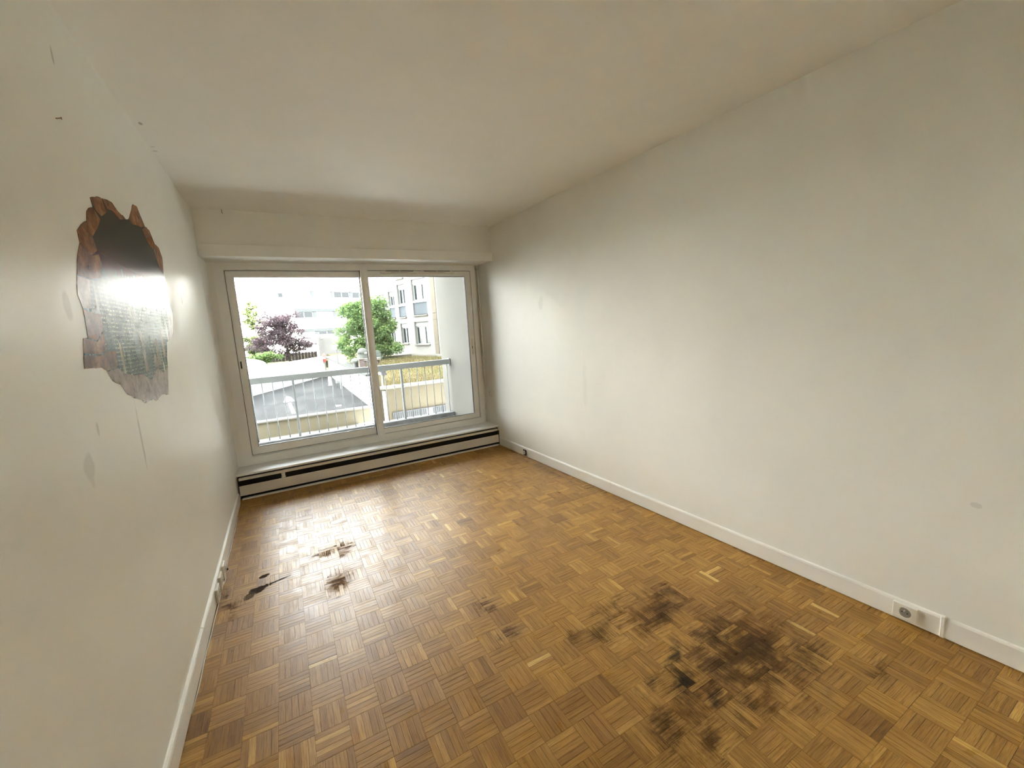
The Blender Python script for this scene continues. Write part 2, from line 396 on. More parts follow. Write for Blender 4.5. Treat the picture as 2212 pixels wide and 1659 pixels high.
BRN, BLK, PUR, LBR = 'brown', 'black', 'purple', 'light'
STAINS = [ (2.06, 0.95, .36, .22, 0.45, .55, LBR), (1.75, 0.95, .42, .16, 0.5, .35, LBR), (1.95, 1.35, .26, .13, 0.1, .42, LBR), # x, y, rx, ry, angle, strength, colour
    (2.09, 0.92, .19, .10, 0.55, .95, BRN), (1.92, 0.96, .17, .12, 0.3, .75, BRN), (2.02, 1.07, .17, .09, 0.2, .55, BRN),
    (1.97, 1.31, .15, .07, 0.2, .70, BRN), (2.06, 1.40, .11, .05, 0.2, .55, BRN), (1.64, 1.38, .13, .07, 0.4, .60, BRN),
    (1.72, 0.985, .10, .05, 0.6, .80, BLK), (1.755, 0.885, .07, .03, 0.6, .70, BLK), (1.60, 1.05, .06, .03, 0.5, .55, BLK), (1.52, 0.90, .09, .05, 0.9, .70, BRN),
    (1.80, 1.10, .10, .04, 0.6, .75, BLK), (1.60, .78, .08, .04, 0.9, .6, BRN), (1.26, 1.60, .09, .04, 0.2, .5, PUR), (1.85, .82, .12, .05, .6, .6, BRN),
    (2.40, 0.62, .09, .05, 0.2, .45, BRN), (2.25, .80, .14, .09, 0.3, .6, BRN), (1.75, 1.48, .12, .05, 0.1, .45, BRN), (1.50, 1.40, .09, .05, 0.5, .4, BRN),
    (1.247, 1.837, .07, .055, 0.0, .45, PUR),
    (0.09, 2.61, .05, .06, 0.4, .5, PUR), (0.09, 2.50, .03, .03, 0.4, .55, PUR), (0.05, 2.75, .05, .12, 0, .35, BRN),
    (0.652, 2.93, .13, .07, 0.1, .45, PUR), (0.635, 2.52, .075, .13, -0.45, .68, PUR), (0.70, 2.84, .06, .05, 0.1, .4, PUR), (2.62, 3.2, .06, .5, 0.05, .40, BRN), (2.68, 2.6, .06, .4, 0.05, .35, BRN),
    (1.0, 4.17, .9, .05, 0.0, .30, BRN)]
def stain_field(x, y):
    r = {BRN: -1.0, BLK: -1.0, PUR: -1.0, LBR: -1.0}
    for (sx, sy, a_, b_, an, k, c) in STAINS:
        dx, dy = x-sx, y-sy
        if abs(dx) > .9 and abs(dy) > .9: continue
        u = (dx*math.cos(an)+dy*math.sin(an))/a_; v = (-dx*math.sin(an)+dy*math.cos(an))/b_
        f_ = max(-1.0, (1.25-math.hypot(u, v))*(0.30+0.80*k))
        r[c] = max(r[c], min(1.0, f_))
    return [(r[q]+1)/2 for q in (BRN, BLK, PUR, LBR)]

# floor slab + parquet
floor = mk('floor', prism([(-0.0, YB), (rx(YB), YB), (rx(4.46), 4.46), (0.0, 4.46)], 'z', -0.16, -0.0022), m_joint, kind='structure',
           label='brown mosaic parquet floor with dark stains')
GX, GY, S = 1.0112, 1.5439, 0.1162
def clip(poly, inside, inter):
    r = []
    for i, a in enumerate(poly):
        b = poly[(i+1) % len(poly)]; ia, ib = inside(a), inside(b)
        if ia: r.append(a)
        if ia != ib: r.append(inter(a, b))
    return r
def clip_lin(poly, nx, ny, c):   # keep nx*x+ny*y<=c
    g = lambda p: nx*p[0]+ny*p[1]-c
    return clip(poly, lambda p: g(p) <= 0, lambda a, b: (a[0]+(b[0]-a[0])*g(a)/(g(a)-g(b)), a[1]+(b[1]-a[1])*g(a)/(g(a)-g(b))))
tA = math.tan(ANG)
slats = []
for i in range(-9, 17):
    for j in range(-26, 26):
        sqt = random.gauss(0, 0.075); vertical = (i+j) % 2 == 0
        hue = random.random()**2
        if random.random() < 0.06: sqt -= 0.18
        for k in range(5):
            g = 0.0002; ws = S/5
            x0, y1 = GX+i*S, GY-j*S; x1, y0 = x0+S, y1-S
            if vertical: x0, x1 = x0+k*ws, x0+(k+1)*ws
            else: y0, y1 = y0+k*ws, y0+(k+1)*ws
            gg = g*(1+1.2*random.random()) if random.random() < 0.84 else g*random.uniform(3, 5)
            e = 0.0004*random.random()
            poly = [(x0+(gg if vertical else e), y0+(e if vertical else gg)), (x1-(g if vertical else e), y0+(e if vertical else gg)), (x1-(g if vertical else e), y1-(e if vertical else g)), (x0+(gg if vertical else e), y1-(e if vertical else g))]
            poly = clip_lin(poly, -1, 0, -0.001); 
            if poly: poly = clip_lin(poly, 0, 1, 4.455)
            if poly: poly = clip_lin(poly, 0, -1, -YB-0.002)
            if poly: poly = clip_lin(poly, 1, tA, W0+tA*D1-0.001)
            if len(poly) < 3: continue
            tone = 0.50+sqt+random.gauss(0, 0.10)
            if random.random() < 0.018: tone += 0.33
            slats.append((poly, vertical, max(0, min(1, tone)), hue*random.random(), random.random()))
def slat_geo(poly, dz, vert):
    n0 = len(poly)
    if n0 == 4:                      # split the long sides so the stain field follows the board
        def near(q): return max(stain_field(*q)) > 0.12
        mid = (sum(p[0] for p in poly)/4, sum(p[1] for p in poly)/4)
        if near(mid) or any(near(p) for p in poly):
            N = 5; a, b, c, d = poly
            L = lambda p, q, f_: (p[0]+(q[0]-p[0])*f_, p[1]+(q[1]-p[1])*f_)
            if vert: one = [L(a, d, k/N) for k in range(N+1)]; two = [L(b, c, k/N) for k in range(N+1)]
            else: one = [L(b, a, k/N) for k in range(N+1)]; two = [L(c, d, k/N) for k in range(N+1)]
            V = []; ch = 0.0003
            cx, cy = mid
            ins = lambda p: (p[0]+math.copysign(min(ch, abs(cx-p[0])), cx-p[0]), p[1]+math.copysign(min(ch, abs(cy-p[1])), cy-p[1]))
            for p, q in zip(one, two): V += [(*ins(p), dz), (*ins(q), dz)]
            Fc = [[2*k, 2*k+1, 2*k+3, 2*k+2] for k in range(N)]
            rim = [(2*k) for k in range(N+1)][::-1]+[2*k+1 for k in range(N+1)]
            rp_ = one[::-1]+two; m = len(rim); b0 = len(V)
            V += [(p[0], p[1], dz-0.0003) for p in rp_]+[(p[0], p[1], -0.0022) for p in rp_]
            for k in range(m):
                k2 = (k+1) % m
                Fc += [[rim[k], b0+k, b0+k2, rim[k2]], [b0+k, b0+m+k, b0+m+k2, b0+k2]]
            return V, Fc
    n = len(poly); cx = sum(p[0] for p in poly)/n; cy = sum(p[1] for p in poly)/n; ch = 0.0003
    def ins(p):
        dx, dy = cx-p[0], cy-p[1]
        return (p[0]+math.copysign(min(ch, abs(dx)), dx), p[1]+math.copysign(min(ch, abs(dy)), dy))
    V = [(*ins(p), dz) for p in poly]+[(p[0], p[1], dz-0.0003) for p in poly]+[(p[0], p[1], -0.0022) for p in poly]
    Fc = [list(range(n))]
    for a in range(n):
        b = (a+1) % n
        Fc += [[a, a+n, b+n, b], [a+n, a+2*n, b+2*n, b+n]]
    return V, Fc
def px(p):
    d = Vector((p[0], p[1], 0))-CAM; z = d.dot(FWD)
    if z < 0.05: return None
    return 1106+F*d.dot(RIGHT)/z, 829.5+F*d.dot(DOWN)/z
def seen_area(poly):
    q = [px(p) for p in poly]
    if any(a is None for a in q): return 0
    c = (sum(a[0] for a in q)/len(q), sum(a[1] for a in q)/len(q))
    if not (-10 < c[0] < 2222 and -10 < c[1] < 1669): return 0
    return abs(sum(q[a][0]*q[(a+1) % len(q)][1]-q[(a+1) % len(q)][0]*q[a][1] for a in range(len(q))))/2
order = sorted(range(len(slats)), key=lambda k: -seen_area(slats[k][0]))
big = set(order[:300])
def slat_mesh(items, name):
    V = []; Fc = []; T = []; UVS = []; SF = []
    for (poly, vert, tone, hue, rnd) in items:
        v, f = slat_geo(poly, random.uniform(-0.00025, 0.00025), vert); b = len(V); sf = [stain_field(q[0], q[1]) for q in v]
        V += v; ox, oy = random.uniform(0, 40), random.uniform(0, 40)
        for q in f:
            Fc.append([a+b for a in q])
            for a in q:
                x, y = v[a][0], v[a][1]
                UVS.append((y+ox, x+oy) if vert else (x+ox, y+oy)); T.append((tone, hue, rnd, 1)); SF.append(sf[a])
    org = Vector(V[0]) if len(items) == 1 else Vector((0, 0, 0))
    me = bpy.data.meshes.new(name); me.from_pydata([Vector(v)-org for v in V], [], Fc); me.update()
    ca = me.attributes.new('tone', 'FLOAT_COLOR', 'CORNER'); ca.data.foreach_set('color', [c for t_ in T for c in t_])
    sb_ = me.attributes.new('stain', 'FLOAT_COLOR', 'CORNER'); sb_.data.foreach_set('color', [c for t_ in SF for c in t_])
    ul = me.uv_layers.new(name='grain'); ul.data.foreach_set('uv', [c for t_ in UVS for c in t_])
    me.materials.append(m_floor)
    o = bpy.data.objects.new(name, me); COL.objects.link(o); o.parent = floor; o.location = org-WO[floor]
    return o
for k in order[:300]: slat_mesh([slats[k]], 'parquet_slat')
rest = slat_mesh([s for k, s in enumerate(slats) if k not in big], 'parquet_slats_beyond'); rest['kind'] = 'stuff'

# shell
mk('ceiling', prism([(-0.15, YB-0.15), (rx(YB)+0.2, YB-0.15), (rx(YEXT)+0.2, YEXT), (-0.15, YEXT)], 'z', H, H+0.16), m_ceil, kind='structure', label='off-white painted ceiling')
mk('wall_left', box(-0.15, 0, YB-0.15, 4.275, -0.16, H), m_wall_l, kind='structure', label='glossy off-white left wall with a torn-wall sticker')
mk('wall_right', prism([(rx(YB), YB-0.15), (rx(YEXT), YEXT), (rx(YEXT)+0.2, YEXT), (rx(YB)+0.2, YB-0.15)], 'z', -0.16, H), m_wall_r, kind='structure', label='long matt off-white wall')
mk('wall_back', box(0, rx(YB), YB-0.15, YB, -0.16, H), m_wall_r, kind='structure', label='plain wall behind the viewer')
mk('wall_front', prism([(-0.15, D1), (W0+0.2, D1), (rx(YEXT)+0.2, YEXT), (-0.15, YEXT)], 'z', 2.134, H), m_wall_f, kind='structure', label='off-white wall above the window')
mk('wall_parapet', box(-0.15, rx(4.6)+0.1, 4.46, YEXT, -0.4, 0.2175), m_wall_f, kind='structure', label='low wall under the window')
mk('trim_1', box(0.001, W0-0.001, D1-0.016, D1+0.002, 2.128, 2.2248, 0.002), m_trimw, kind='structure', label='flat cover board of the shutter box above the window')
mk('trim_2', prism([(0.0, 4.285), (0.0, YEXT), (-0.15, YEXT), (-0.15, 4.285)], 'z', 0.0, 2.134), m_trimw, kind='structure', label='white window reveal lining beside the glossy wall')
mk('trim_3', box(-0.15, -0.006, 4.2745, 4.2855, 0, 2.134), m_groove, kind='structure', label='thin brown joint at the edge of the glossy wall')
mk('trim_4', box(0.0, 0.05, DW+0.012, YEXT-0.01, 0.2374, 2.134), m_trimw, kind='structure', label='narrow filler strip between reveal and window frame')
mk('trim_5', box(2.598, rx(DW)+0.01, DW+0.055, YEXT-0.01, 0.2374, 2.134), m_trimw, kind='structure', label='narrow recessed filler strip behind the shutter crank')
# window sill with a rounded nose
nose = [(4.367+0.006*(1-math.cos(a)), 0.2277+0.0097*math.sin(a)) for a in [math.pi/2*q/4 for q in range(-4, 5)]]
def sill():
    prof = [(4.79, 0.218)]+[(y, z) for y, z in nose]+[(4.79, 0.2374)]
    v, f = prism(prof, 'x', 0.001, 1.0)
    v = [Vector((0.0015 if q.x < 0.5 else rx(q.y)-0.0015, q.y, q.z)) for q in v]
    return v, f
mk('trim_6', sill(), m_sill, kind='structure', label='white stone window sill above the convector')

# baseboards (boards between visible joints)
def bb_profile(sign, x):   # (offset into room, z)
    return [(0, 0.006), (0.0145, 0.006), (0.0145, 0.088), (0.012, 0.096), (0.006, 0.100), (0, 0.101)]
bl = empty('baseboard_left', (0, 0, 0), kind='structure', label='white baseboard along the glossy wall')
for (y0, y1) in ((YB, 2.317), (2.3215, 4.27)):
    v, f = prism(bb_profile(1, 0), 'y', y0, y1, 0.0)
    mk('board', (v, f), m_trimw, bl)
br = empty('baseboard_right', (0, 0, 0), kind='structure', label='white baseboard along the long matt wall')
for (y0, y1) in ((YB, 0.552), (0.566, 2.513), (2.5155, 4.355)):
    v, f = prism(bb_profile(1, 0), 'y', y0, y1)
    v = [Vector((rx(q.y)-q.x, q.y, q.z)) for q in v]
    mk('board', (v, f), m_trimw, br)
v, f = box(0, 0.0185, 0.551, 0.567, 0.004, 0.103, 0.003)
mk('joint_cover', ([Vector((rx(q.y)-q.x, q.y, q.z)) for q in v], f), m_trimw, br)

# ------------------------------------------------------------------ window
win = empty('window_1', (1.32, DW, 0.2374), kind='structure', label='wide white two-leaf sliding window with clear panes')
mk('frame', frame_xz(0.048, 2.599, 0.2385, 2.1335, 0.074, 0.060, 0.075, 0.062, DW, DW+0.14, 0.004), m_pvc, win)
def sash(name, x0, x1, z0, z1, wl, wr, wb, wt, y0):
    s = mk(name, frame_xz(x0, x1, z0, z1, wl, wr, wb, wt, y0, y0+0.042, 0.004), m_pvc, win)
    gx0, gx1, gz0, gz1 = x0+wl, x1-wr, z0+wb, z1-wt
    mk('gasket', frame_xz(gx0-0.001, gx1+0.001, gz0-0.001, gz1+0.001, 0.005, 0.005, 0.005, 0.005, y0+0.010, y0+0.03, 0), m_gasket_gap, s)
    mk('shadow_gap_line', frame_xz(x0-0.004, x1+0.004, z0-0.004, z1+0.004, 0.007, 0.007, 0.007, 0.007, y0+0.012, y0+0.030, 0), m_gasket_gap, s, label='dark line drawn in for the shadow gap')  # dark ring added to draw the shadow gap between leaf and frame
    mk('glass_pane', box(gx0+0.001, gx1-0.001, y0+0.018, y0+0.022, gz0+0.001, gz1-0.001), m_glass, s)
    return s
sl = sash('sliding_leaf', 0.126, 1.375, 0.318, 2.067, 0.060, 0.075, 0.072, 0.055, DW+0.066)
sr = sash('sliding_leaf', 1.302, 2.535, 0.318, 2.067, 0.072, 0.066, 0.055, 0.058, DW+0.008)
# meeting stile: bright rounded bar on the front leaf
mk('meeting_stile', prism([(1.300, DW+0.006), (1.300, DW-0.006), (1.308, DW-0.016), (1.322, DW-0.021), (1.352, DW-0.021), (1.366, DW-0.016), (1.374, DW-0.006), (1.374, DW+0.006)], 'z', 0.300, 2.084, 0), m_pvc, sr, label='rounded white meeting stile')
# recessed pull on the rear leaf and handle on the front leaf
mk('finger_pull', box(0.140, 0.151, DW+0.0635, DW+0.0665, 1.164, 1.232, 0.001), m_blackp, sl, label='black recessed finger pull')
hp = mk('handle', box(2.492, 2.512, DW-0.002, DW+0.0085, 1.095, 1.285, 0.004, 2), m_pvc2, sr)
mk('lock_slot', box(2.494, 2.499, DW-0.0035, DW-0.0015, 1.165, 1.195), m_blackp, sr)
for (x0, x1) in ((1.505, 1.913), (1.922, 2.335)):
    zc = 2.050; h = 0.016; y0 = DW-0.012
    n = 8; pts = [(x0+h+h*math.cos(a), zc+h*math.sin(a)) for a in [math.pi/2+math.pi*q/n for q in range(n+1)]]+[(x1-h+h*math.cos(a), zc+h*math.sin(a)) for a in [-math.pi/2+math.pi*q/n for q in range(n+1)]]
    vt = mk('air_vent', prism(pts, 'y', y0, DW+0.010), m_pvc2, win, label='slim cream air vent')
    xm = (x0+x1)/2
    for (a, b) in ((x0+0.055, xm-0.004), (xm+0.004, x1-0.055)):
        mk('slot', box(a, b, y0-0.0012, y0+0.004, zc+0.0105, zc+0.0160), m_blackp, vt)
    for (a, b) in ((x0+0.11, xm-0.004), (xm+0.004, x1-0.11)):
        mk('slot', box(a, b, y0-0.0012, y0+0.004, zc-0.003, zc+0.0005), m_greyp, vt)
    for (a, b) in ((x0+0.012, x0+0.105), (x1-0.105, x1-0.012)):
        mk('tab', box(a, b, y0-0.0045, y0+0.002, zc-0.013, zc+0.004, 0.002), m_pvc2, vt)

# ------------------------------------------------------------------ convector heater
cv = empty('convector_heater', (1.32, 4.36, 0), 'low cream convector heater running under the window sill', 'heater')
R4 = rx(4.36)
mk('housing', box(0.008, R4-0.010, 4.392, 4.455, 0.002, 0.214), m_black, cv, label='black open interior')
mk('top_strip', box(0.016, R4-0.024, 4.361, 4.395, 0.181, 0.203, 0.0015), m_cream, cv)
mk('front_panel', box(0.012, R4-0.018, 4.359, 4.366, 0.040, 0.132, 0.002), m_cream, cv)
mk('bottom_strip', box(0.022, R4-0.024, 4.359, 4.393, 0.001, 0.013, 0.001), m_trimw, cv)
for x in (0.010, R4-0.014): mk('end_bracket', box(x, x+0.004, 4.362, 4.393, 0.014, 0.18), m_blackp, cv)
for x in (0.62, 1.32, 2.02): mk('bracket', box(x, x+0.012, 4.366, 4.393, 0.055, 0.12), m_blackp, cv)
kb = mk('thermostat_knob', lathe([(0.019, 0.0), (0.019, 0.006), (0.0155, 0.010), (0.0165, 0.040), (0.013, 0.044)], (0.368, 4.374, 0.136), 18), m_creamp, cv, smooth=False, label='cream thermostat knob')
mk('knob_cap', lathe([(0.010, 0.0435), (0.010, 0.046), (0.006, 0.0465)], (0.368, 4.374, 0.136), 14), m_greyp, kb)

# ------------------------------------------------------------------ sockets, switch, crank, cable
def rw_part(vf, y): # box given as (out of wall, along, z) -> right wall
    def mapv(q): return Vector((rx(q.y)-q.x, q.y, q.z))
    return [mapv(q) for q in vf[0]], vf[1]
t0 = 0.0145
def outlet_right():
    y, z = 0.677, 0.053
    e = empty('power_outlet', (rx(y)-t0, y, z-0.04), 'square white power outlet on the baseboard of the long wall', 'outlet')
    mk('plate', rw_part(box(t0, t0+0.012, y-0.043, y+0.043, z-0.036, z+0.036, 0.004, 2), y), m_white_plastic, e)
    def disc(r, h0, h1): return [(r, h0), (r, h1)]
    def well(prof): # lathe around the wall normal
        v, f = lathe(prof, (0, 0, 0), 24, 'x'); return [Vector((rx(y)-q.x, y+q.y, z+q.z)) for q in v], f
    mk('rim', well([(0.0265, t0+0.010), (0.0265, t0+0.0135), (0.0225, t0+0.0135), (0.0225, t0+0.0122)]), m_white_plastic, e)
    ins = mk('insert', well([(0.0222, t0+0.010), (0.0222, t0+0.0126), (0.018, t0+0.0128)]), m_greyp, e, label='grey round insert')  # insert in even grey plastic
    for dy, dz in ((-0.0095, 0.0), (0.0095, 0.0)):
        v, f = lathe([(0.0028, t0+0.0125), (0.0028, t0+0.0133)], (0, 0, 0), 10, 'x')
        mk('contact_hole', ([Vector((rx(y)-q.x, y+dy+q.y, z+dz+q.z)) for q in v], f), m_blackp, ins)
    v, f = lathe([(0.0026, t0+0.0125), (0.0024, t0+0.021), (0.0012, t0+0.022)], (0, 0, 0), 10, 'x')
    mk('earth_pin', ([Vector((rx(y)-q.x, y+q.y, z+0.0105+q.z)) for q in v], f), m_alu, ins)
outlet_right()
def jack():
    y, z = 3.796, 0.045
    e = empty('aerial_socket', (rx(y)-t0, y, z-0.04), 'small black socket with a white ring near the window corner', 'socket')
    mk('plate', rw_part(box(t0, t0+0.007, y-0.031, y+0.031, z-0.031, z+0.031, 0.006, 2), y), m_blackp, e)
    v, f = lathe([(0.020, t0+0.006), (0.020, t0+0.013), (0.0135, t0+0.013), (0.0135, t0+0.008)], (0, 0, 0), 20, 'x')
    rg = mk('ring', ([Vector((rx(y)-q.x, y+0.006+q.y, z+q.z)) for q in v], f), m_white_plastic, e)
    v, f = lathe([(0.0133, t0+0.007), (0.0133, t0+0.0095), (0.004, t0+0.010)], (0, 0, 0), 16, 'x')
    mk('core', ([Vector((rx(y)-q.x, y+0.006+q.y, z+q.z)) for q in v], f), m_greyp, rg)
jack()
def switch():
    y, z = 4.50, 0.617
    e = empty('wall_switch', (rx(y), y, z-0.04), 'small cream switch on the wall beside the window', 'switch')
    mk('plate', rw_part(box(0.0005, 0.020, y-0.036, y+0.036, z-0.041, z+0.041, 0.004, 2), y), m_creamp, e)
    rk = mk('rocker', rw_part(box(0.019, 0.025, y-0.022, y+0.022, z-0.028, z+0.028, 0.003, 2), y), m_white_plastic, e)
    for dz in (-0.011, 0.011): mk('mark', rw_part(box(0.0248, 0.0254, y-0.006, y+0.006, z+dz-0.0035, z+dz+0.0035), y), m_greyp, rk)
switch()
lab = ['cream baseboard outlet nearest the window, by the glossy wall', 'middle of the three cream outlets on the baseboard', 'cream baseboard outlet nearest the baseboard joint']
for k, (y, z) in enumerate(((2.972, 0.050), (2.838, 0.050), (2.702, 0.050))):
    e = empty('baseboard_outlet', (t0, y, z-0.04), lab[k], 'outlet', 'outlets on the baseboard under the sticker')
    mk('plate', box(t0, t0+0.013, y-0.042, y+0.042, z-0.040, z+0.040, 0.003, 2), m_creamp, e)
    v, f = lathe([(0.024, t0+0.012), (0.024, t0+0.0155), (0.020, t0+0.0155), (0.020, t0+0.0135)], (0, y, z), 20, 'x')
    rm = mk('insert', (v, f), m_creamp, e)
    for dy in (-0.009, 0.009): mk('contact_hole', lathe([(0.003, t0+0.0134), (0.003, t0+0.0142)], (0, y+dy, z), 10, 'x'), m_blackp, rm)
pk = empty('plug_adapter', (t0, 3.03, 0.01), 'tiny dark plug low on the baseboard past the outlets', 'plug')
mk('body', box(t0, t0+0.016, 3.012, 3.046, 0.010, 0.036, 0.003), m_greyp, pk); mk('prong', box(t0+0.015, t0+0.022, 3.022, 3.034, 0.016, 0.028, 0.001), m_blackp, pk)
# loose cable at the foot of the left baseboard
cb = []
for k in range(46):
    y = 1.9+(3.95-1.9)*k/45
    bulge = 0.012*math.exp(-((y-2.93)/0.07)**2)+0.004*math.exp(-((y-2.6)/0.15)**2)
    cb.append((0.0175+bulge+0.0015*math.sin(y*19), y, 0.0026+0.0008*math.sin(y*31)**2))
mk('loose_cable', tube(cb, 0.0023, 6), m_creamp, smooth=True, label='thin cream cable lying along the foot of the baseboard', cat='cable')
# roller shutter crank rod in the window corner
cr = empty('shutter_crank', (2.617, 4.60, 0.74), 'pale folding crank rod hanging in the window corner', 'crank')
mk('bracket', box(2.604, 2.632, 4.592, 4.640, 2.085, 2.128, 0.003), m_alu, cr)
mk('eyelet', lathe([(0.009, -0.012), (0.010, 0.0), (0.009, 0.012)], (2.617, 4.596, 2.088), 12), m_alu, cr)
mk('rod', tube([(2.617, 4.596, 2.085), (2.6165, 4.594, 1.6), (2.616, 4.592, 1.05)], 0.0062, 10), m_pvc2, cr, smooth=True)
jn = mk('joint', lathe([(0.007, 0), (0.0105, 0.006), (0.0105, 0.036), (0.007, 0.042)], (2.616, 4.592, 1.012), 12), m_creamp, cr)
mk('joint_pin', lathe([(0.003, -0.013), (0.003, 0.013)], (2.616, 4.592, 1.03), 8, 'y'), m_greyp, jn)
mk('lower_arm', tube([(2.616, 4.590, 1.015), (2.6155, 4.586, 0.88), (2.615, 4.584, 0.745)], 0.0060, 10), m_pvc2, cr, smooth=True)
mk('crank_grip', tube([(2.596, 4.560, 1.10), (2.597, 4.560, 0.95), (2.598, 4.561, 0.745)], [0.006, 0.0072, 0.0072], 10), m_pvc2, cr, smooth=True)
mk('grip_clip', tube([(2.616, 4.590, 1.04), (2.606, 4.574, 1.045), (2.597, 4.560, 1.05)], 0.0048, 8), m_greyp, cr, smooth=True)
mk('grip_clip', tube([(2.6155, 4.586, 0.87), (2.606, 4.574, 0.872), (2.597, 4.560, 0.875)], 0.0042, 8), m_creamp, cr, smooth=True)
# hook in the ceiling by the window wall
mk('ceiling_hook', tube([(0.205, 4.262, 2.5), (0.205, 4.262, 2.478), (0.207, 4.262, 2.470), (0.213, 4.262, 2.468)], 0.0022, 6), m_groove, label='tiny dark hook in the ceiling above the window', cat='hook')
mk('wall_nail', tube([(0.0, 1.789, 2.112), (0.010, 1.789, 2.114), (0.013, 1.789, 2.114)], [0.0018, 0.0018, 0.004], 8), m_groove, label='tiny nail in the glossy wall above the sticker', cat='nail')

# ------------------------------------------------------------------ wall sticker (flat print)
STK = [[1.949, 1.936], [1.998, 1.951], [2.069, 1.966], [2.13, 1.978], [2.183, 1.983], [2.242, 1.965], [2.337, 1.957], [2.381, 1.97], [2.456, 2.03], [2.491, 2.057], [2.555, 2.062], [2.583, 2.039], [2.644, 1.995], [2.715, 1.994], [2.781, 1.942], [2.859, 1.936], [2.901, 1.894], [2.87, 1.808], [2.911, 1.724], [2.880, 1.655], [2.917, 1.585], [2.834, 1.481], [2.668, 1.446], [2.60, 1.33], [2.51, 1.202], [2.40, 1.215], [2.282, 1.2], [2.25, 1.218], [2.162, 1.211], [2.035, 1.244], [1.939, 1.271], [1.889, 1.311], [1.82, 1.331], [1.79, 1.365], [1.75, 1.378], [1.622, 1.383], [1.657, 1.469], [1.692, 1.471], [1.7, 1.526], [1.701, 1.557], [1.682, 1.595], [1.708, 1.656], [1.744, 1.72], [1.778, 1.758], [1.776, 1.794], [1.82, 1.821], [1.873, 1.844], [1.89, 1.877], [1.916, 1.894], [1.957, 1.907]]
def sticker_mat(name, kind):
    t = NT(name); p = t.pos()
    sp = t.n('ShaderNodeSeparateXYZ'); t.l(p, sp.inputs[0]); y, z = sp.outputs[1], sp.outputs[2]
    if kind == 'brick':
        n1 = t.noise(p, 14, 5, 0.65); n2 = t.noise(p, 60, 3, 0.6)
        col = t.ramp(n1, [(0.3, (0.07, 0.026, 0.012)), (0.5, (0.26, 0.10, 0.042)), (0.72, (0.46, 0.22, 0.085))])
        col = t.mix(t.maprange(n2, 0.5, 0.7, 0, 0.5), col, (0.07, 0.035, 0.02))
    elif kind == 'mortar':
        n1 = t.noise(p, 22, 5, 0.65)
        col = t.ramp(n1, [(0.3, (0.16, 0.10, 0.075)), (0.55, (0.34, 0.25, 0.20)), (0.75, (0.46, 0.36, 0.29))])
    else:
        # dusk sky above, tall narrow buildings below
        sky = t.ramp(z, [(0.0, (0.004, 0.003, 0.003)), (1.0, (0.004, 0.003, 0.003))])
        band = t.maprange(z, 1.72, 1.82, 1.0, 0.0)
        sky = t.mix(band, (0.008, 0.006, 0.006), (0.13, 0.055, 0.05))
        haze = t.maprange(z, 1.66, 1.73, 1.0, 0.0)
        sky = t.mix(haze, sky, (0.17, 0.15, 0.15))
        mp = t.n('ShaderNodeMapping'); mp.inputs['Scale'].default_value = (1, 46, 6.0); t.l(p, mp.inputs['Vector'])
        v = t.n('ShaderNodeTexVoronoi', distance='CHEBYCHEV'); v.inputs['Scale'].default_value = 1.0; t.l(mp.outputs[0], v.inputs['Vector'])
        sc_ = t.n('ShaderNodeSeparateColor'); t.l(v.outputs['Color'], sc_.inputs[0])
        tower = t.ramp(sc_.outputs[0], [(0.0, (0.012, 0.022, 0.016)), (0.6, (0.035, 0.055, 0.04)), (0.85, (0.09, 0.11, 0.08)), (0.95, (0.40, 0.36, 0.22)), (1.0, (0.55, 0.50, 0.34))])
        wv = t.n('ShaderNodeTexWave', wave_type='BANDS', bands_direction='Z'); wv.inputs['Scale'].default_value = 22; wv.inputs['Distortion'].default_value = 1.5; t.l(p, wv.inputs['Vector'])
        wv2 = t.noise(p, 130, 1)
        lit = t.math('MULTIPLY', t.math('GREATER_THAN', wv.outputs['Fac'], 0.7), t.math('GREATER_THAN', wv2, 0.55))
        tower = t.mix(t.math('MULTIPLY', lit, 0.8), tower, (0.45, 0.43, 0.30))
        fog = t.maprange(z, 1.5, 1.70, 0.0, 0.85)
        tower = t.mix(fog, tower, (0.15, 0.145, 0.14))
        top = t.math('ADD', 1.64, t.math('MULTIPLY', sc_.outputs[1], 0.10))
        col = t.mix(t.math('GREATER_THAN', z, top), tower, sky)
    t.set(col, 0.27, 0.10)
    t.bump(t.noise(p, 5, 3), 0.12, 0.002)
    return t.m
m_city, m_brick, m_mortar = sticker_mat('city_print', 'city'), sticker_mat('brick_print', 'brick'), sticker_mat('mortar_print', 'mortar')
def ragged(poly):
    rnd = random.Random(5); r = []
    for i, a_ in enumerate(poly):
        b_ = poly[(i+1) % len(poly)]; r.append(tuple(a_))
        L = math.hypot(b_[0]-a_[0], b_[1]-a_[1]); n_ = 2 if L > 0.06 else 1
        for q in range(1, n_+1):
            f_ = q/(n_+1); j = L*0.06
            r.append((a_[0]+(b_[0]-a_[0])*f_+rnd.uniform(-j, j), a_[1]+(b_[1]-a_[1])*f_+rnd.uniform(-j, j)))
    return r
stk = mk('wall_sticker', prism(ragged(STK), 'x', 0.0002, 0.0006), m_city, label='torn-wall sticker showing a dusky city through broken bricks', cat='sticker')
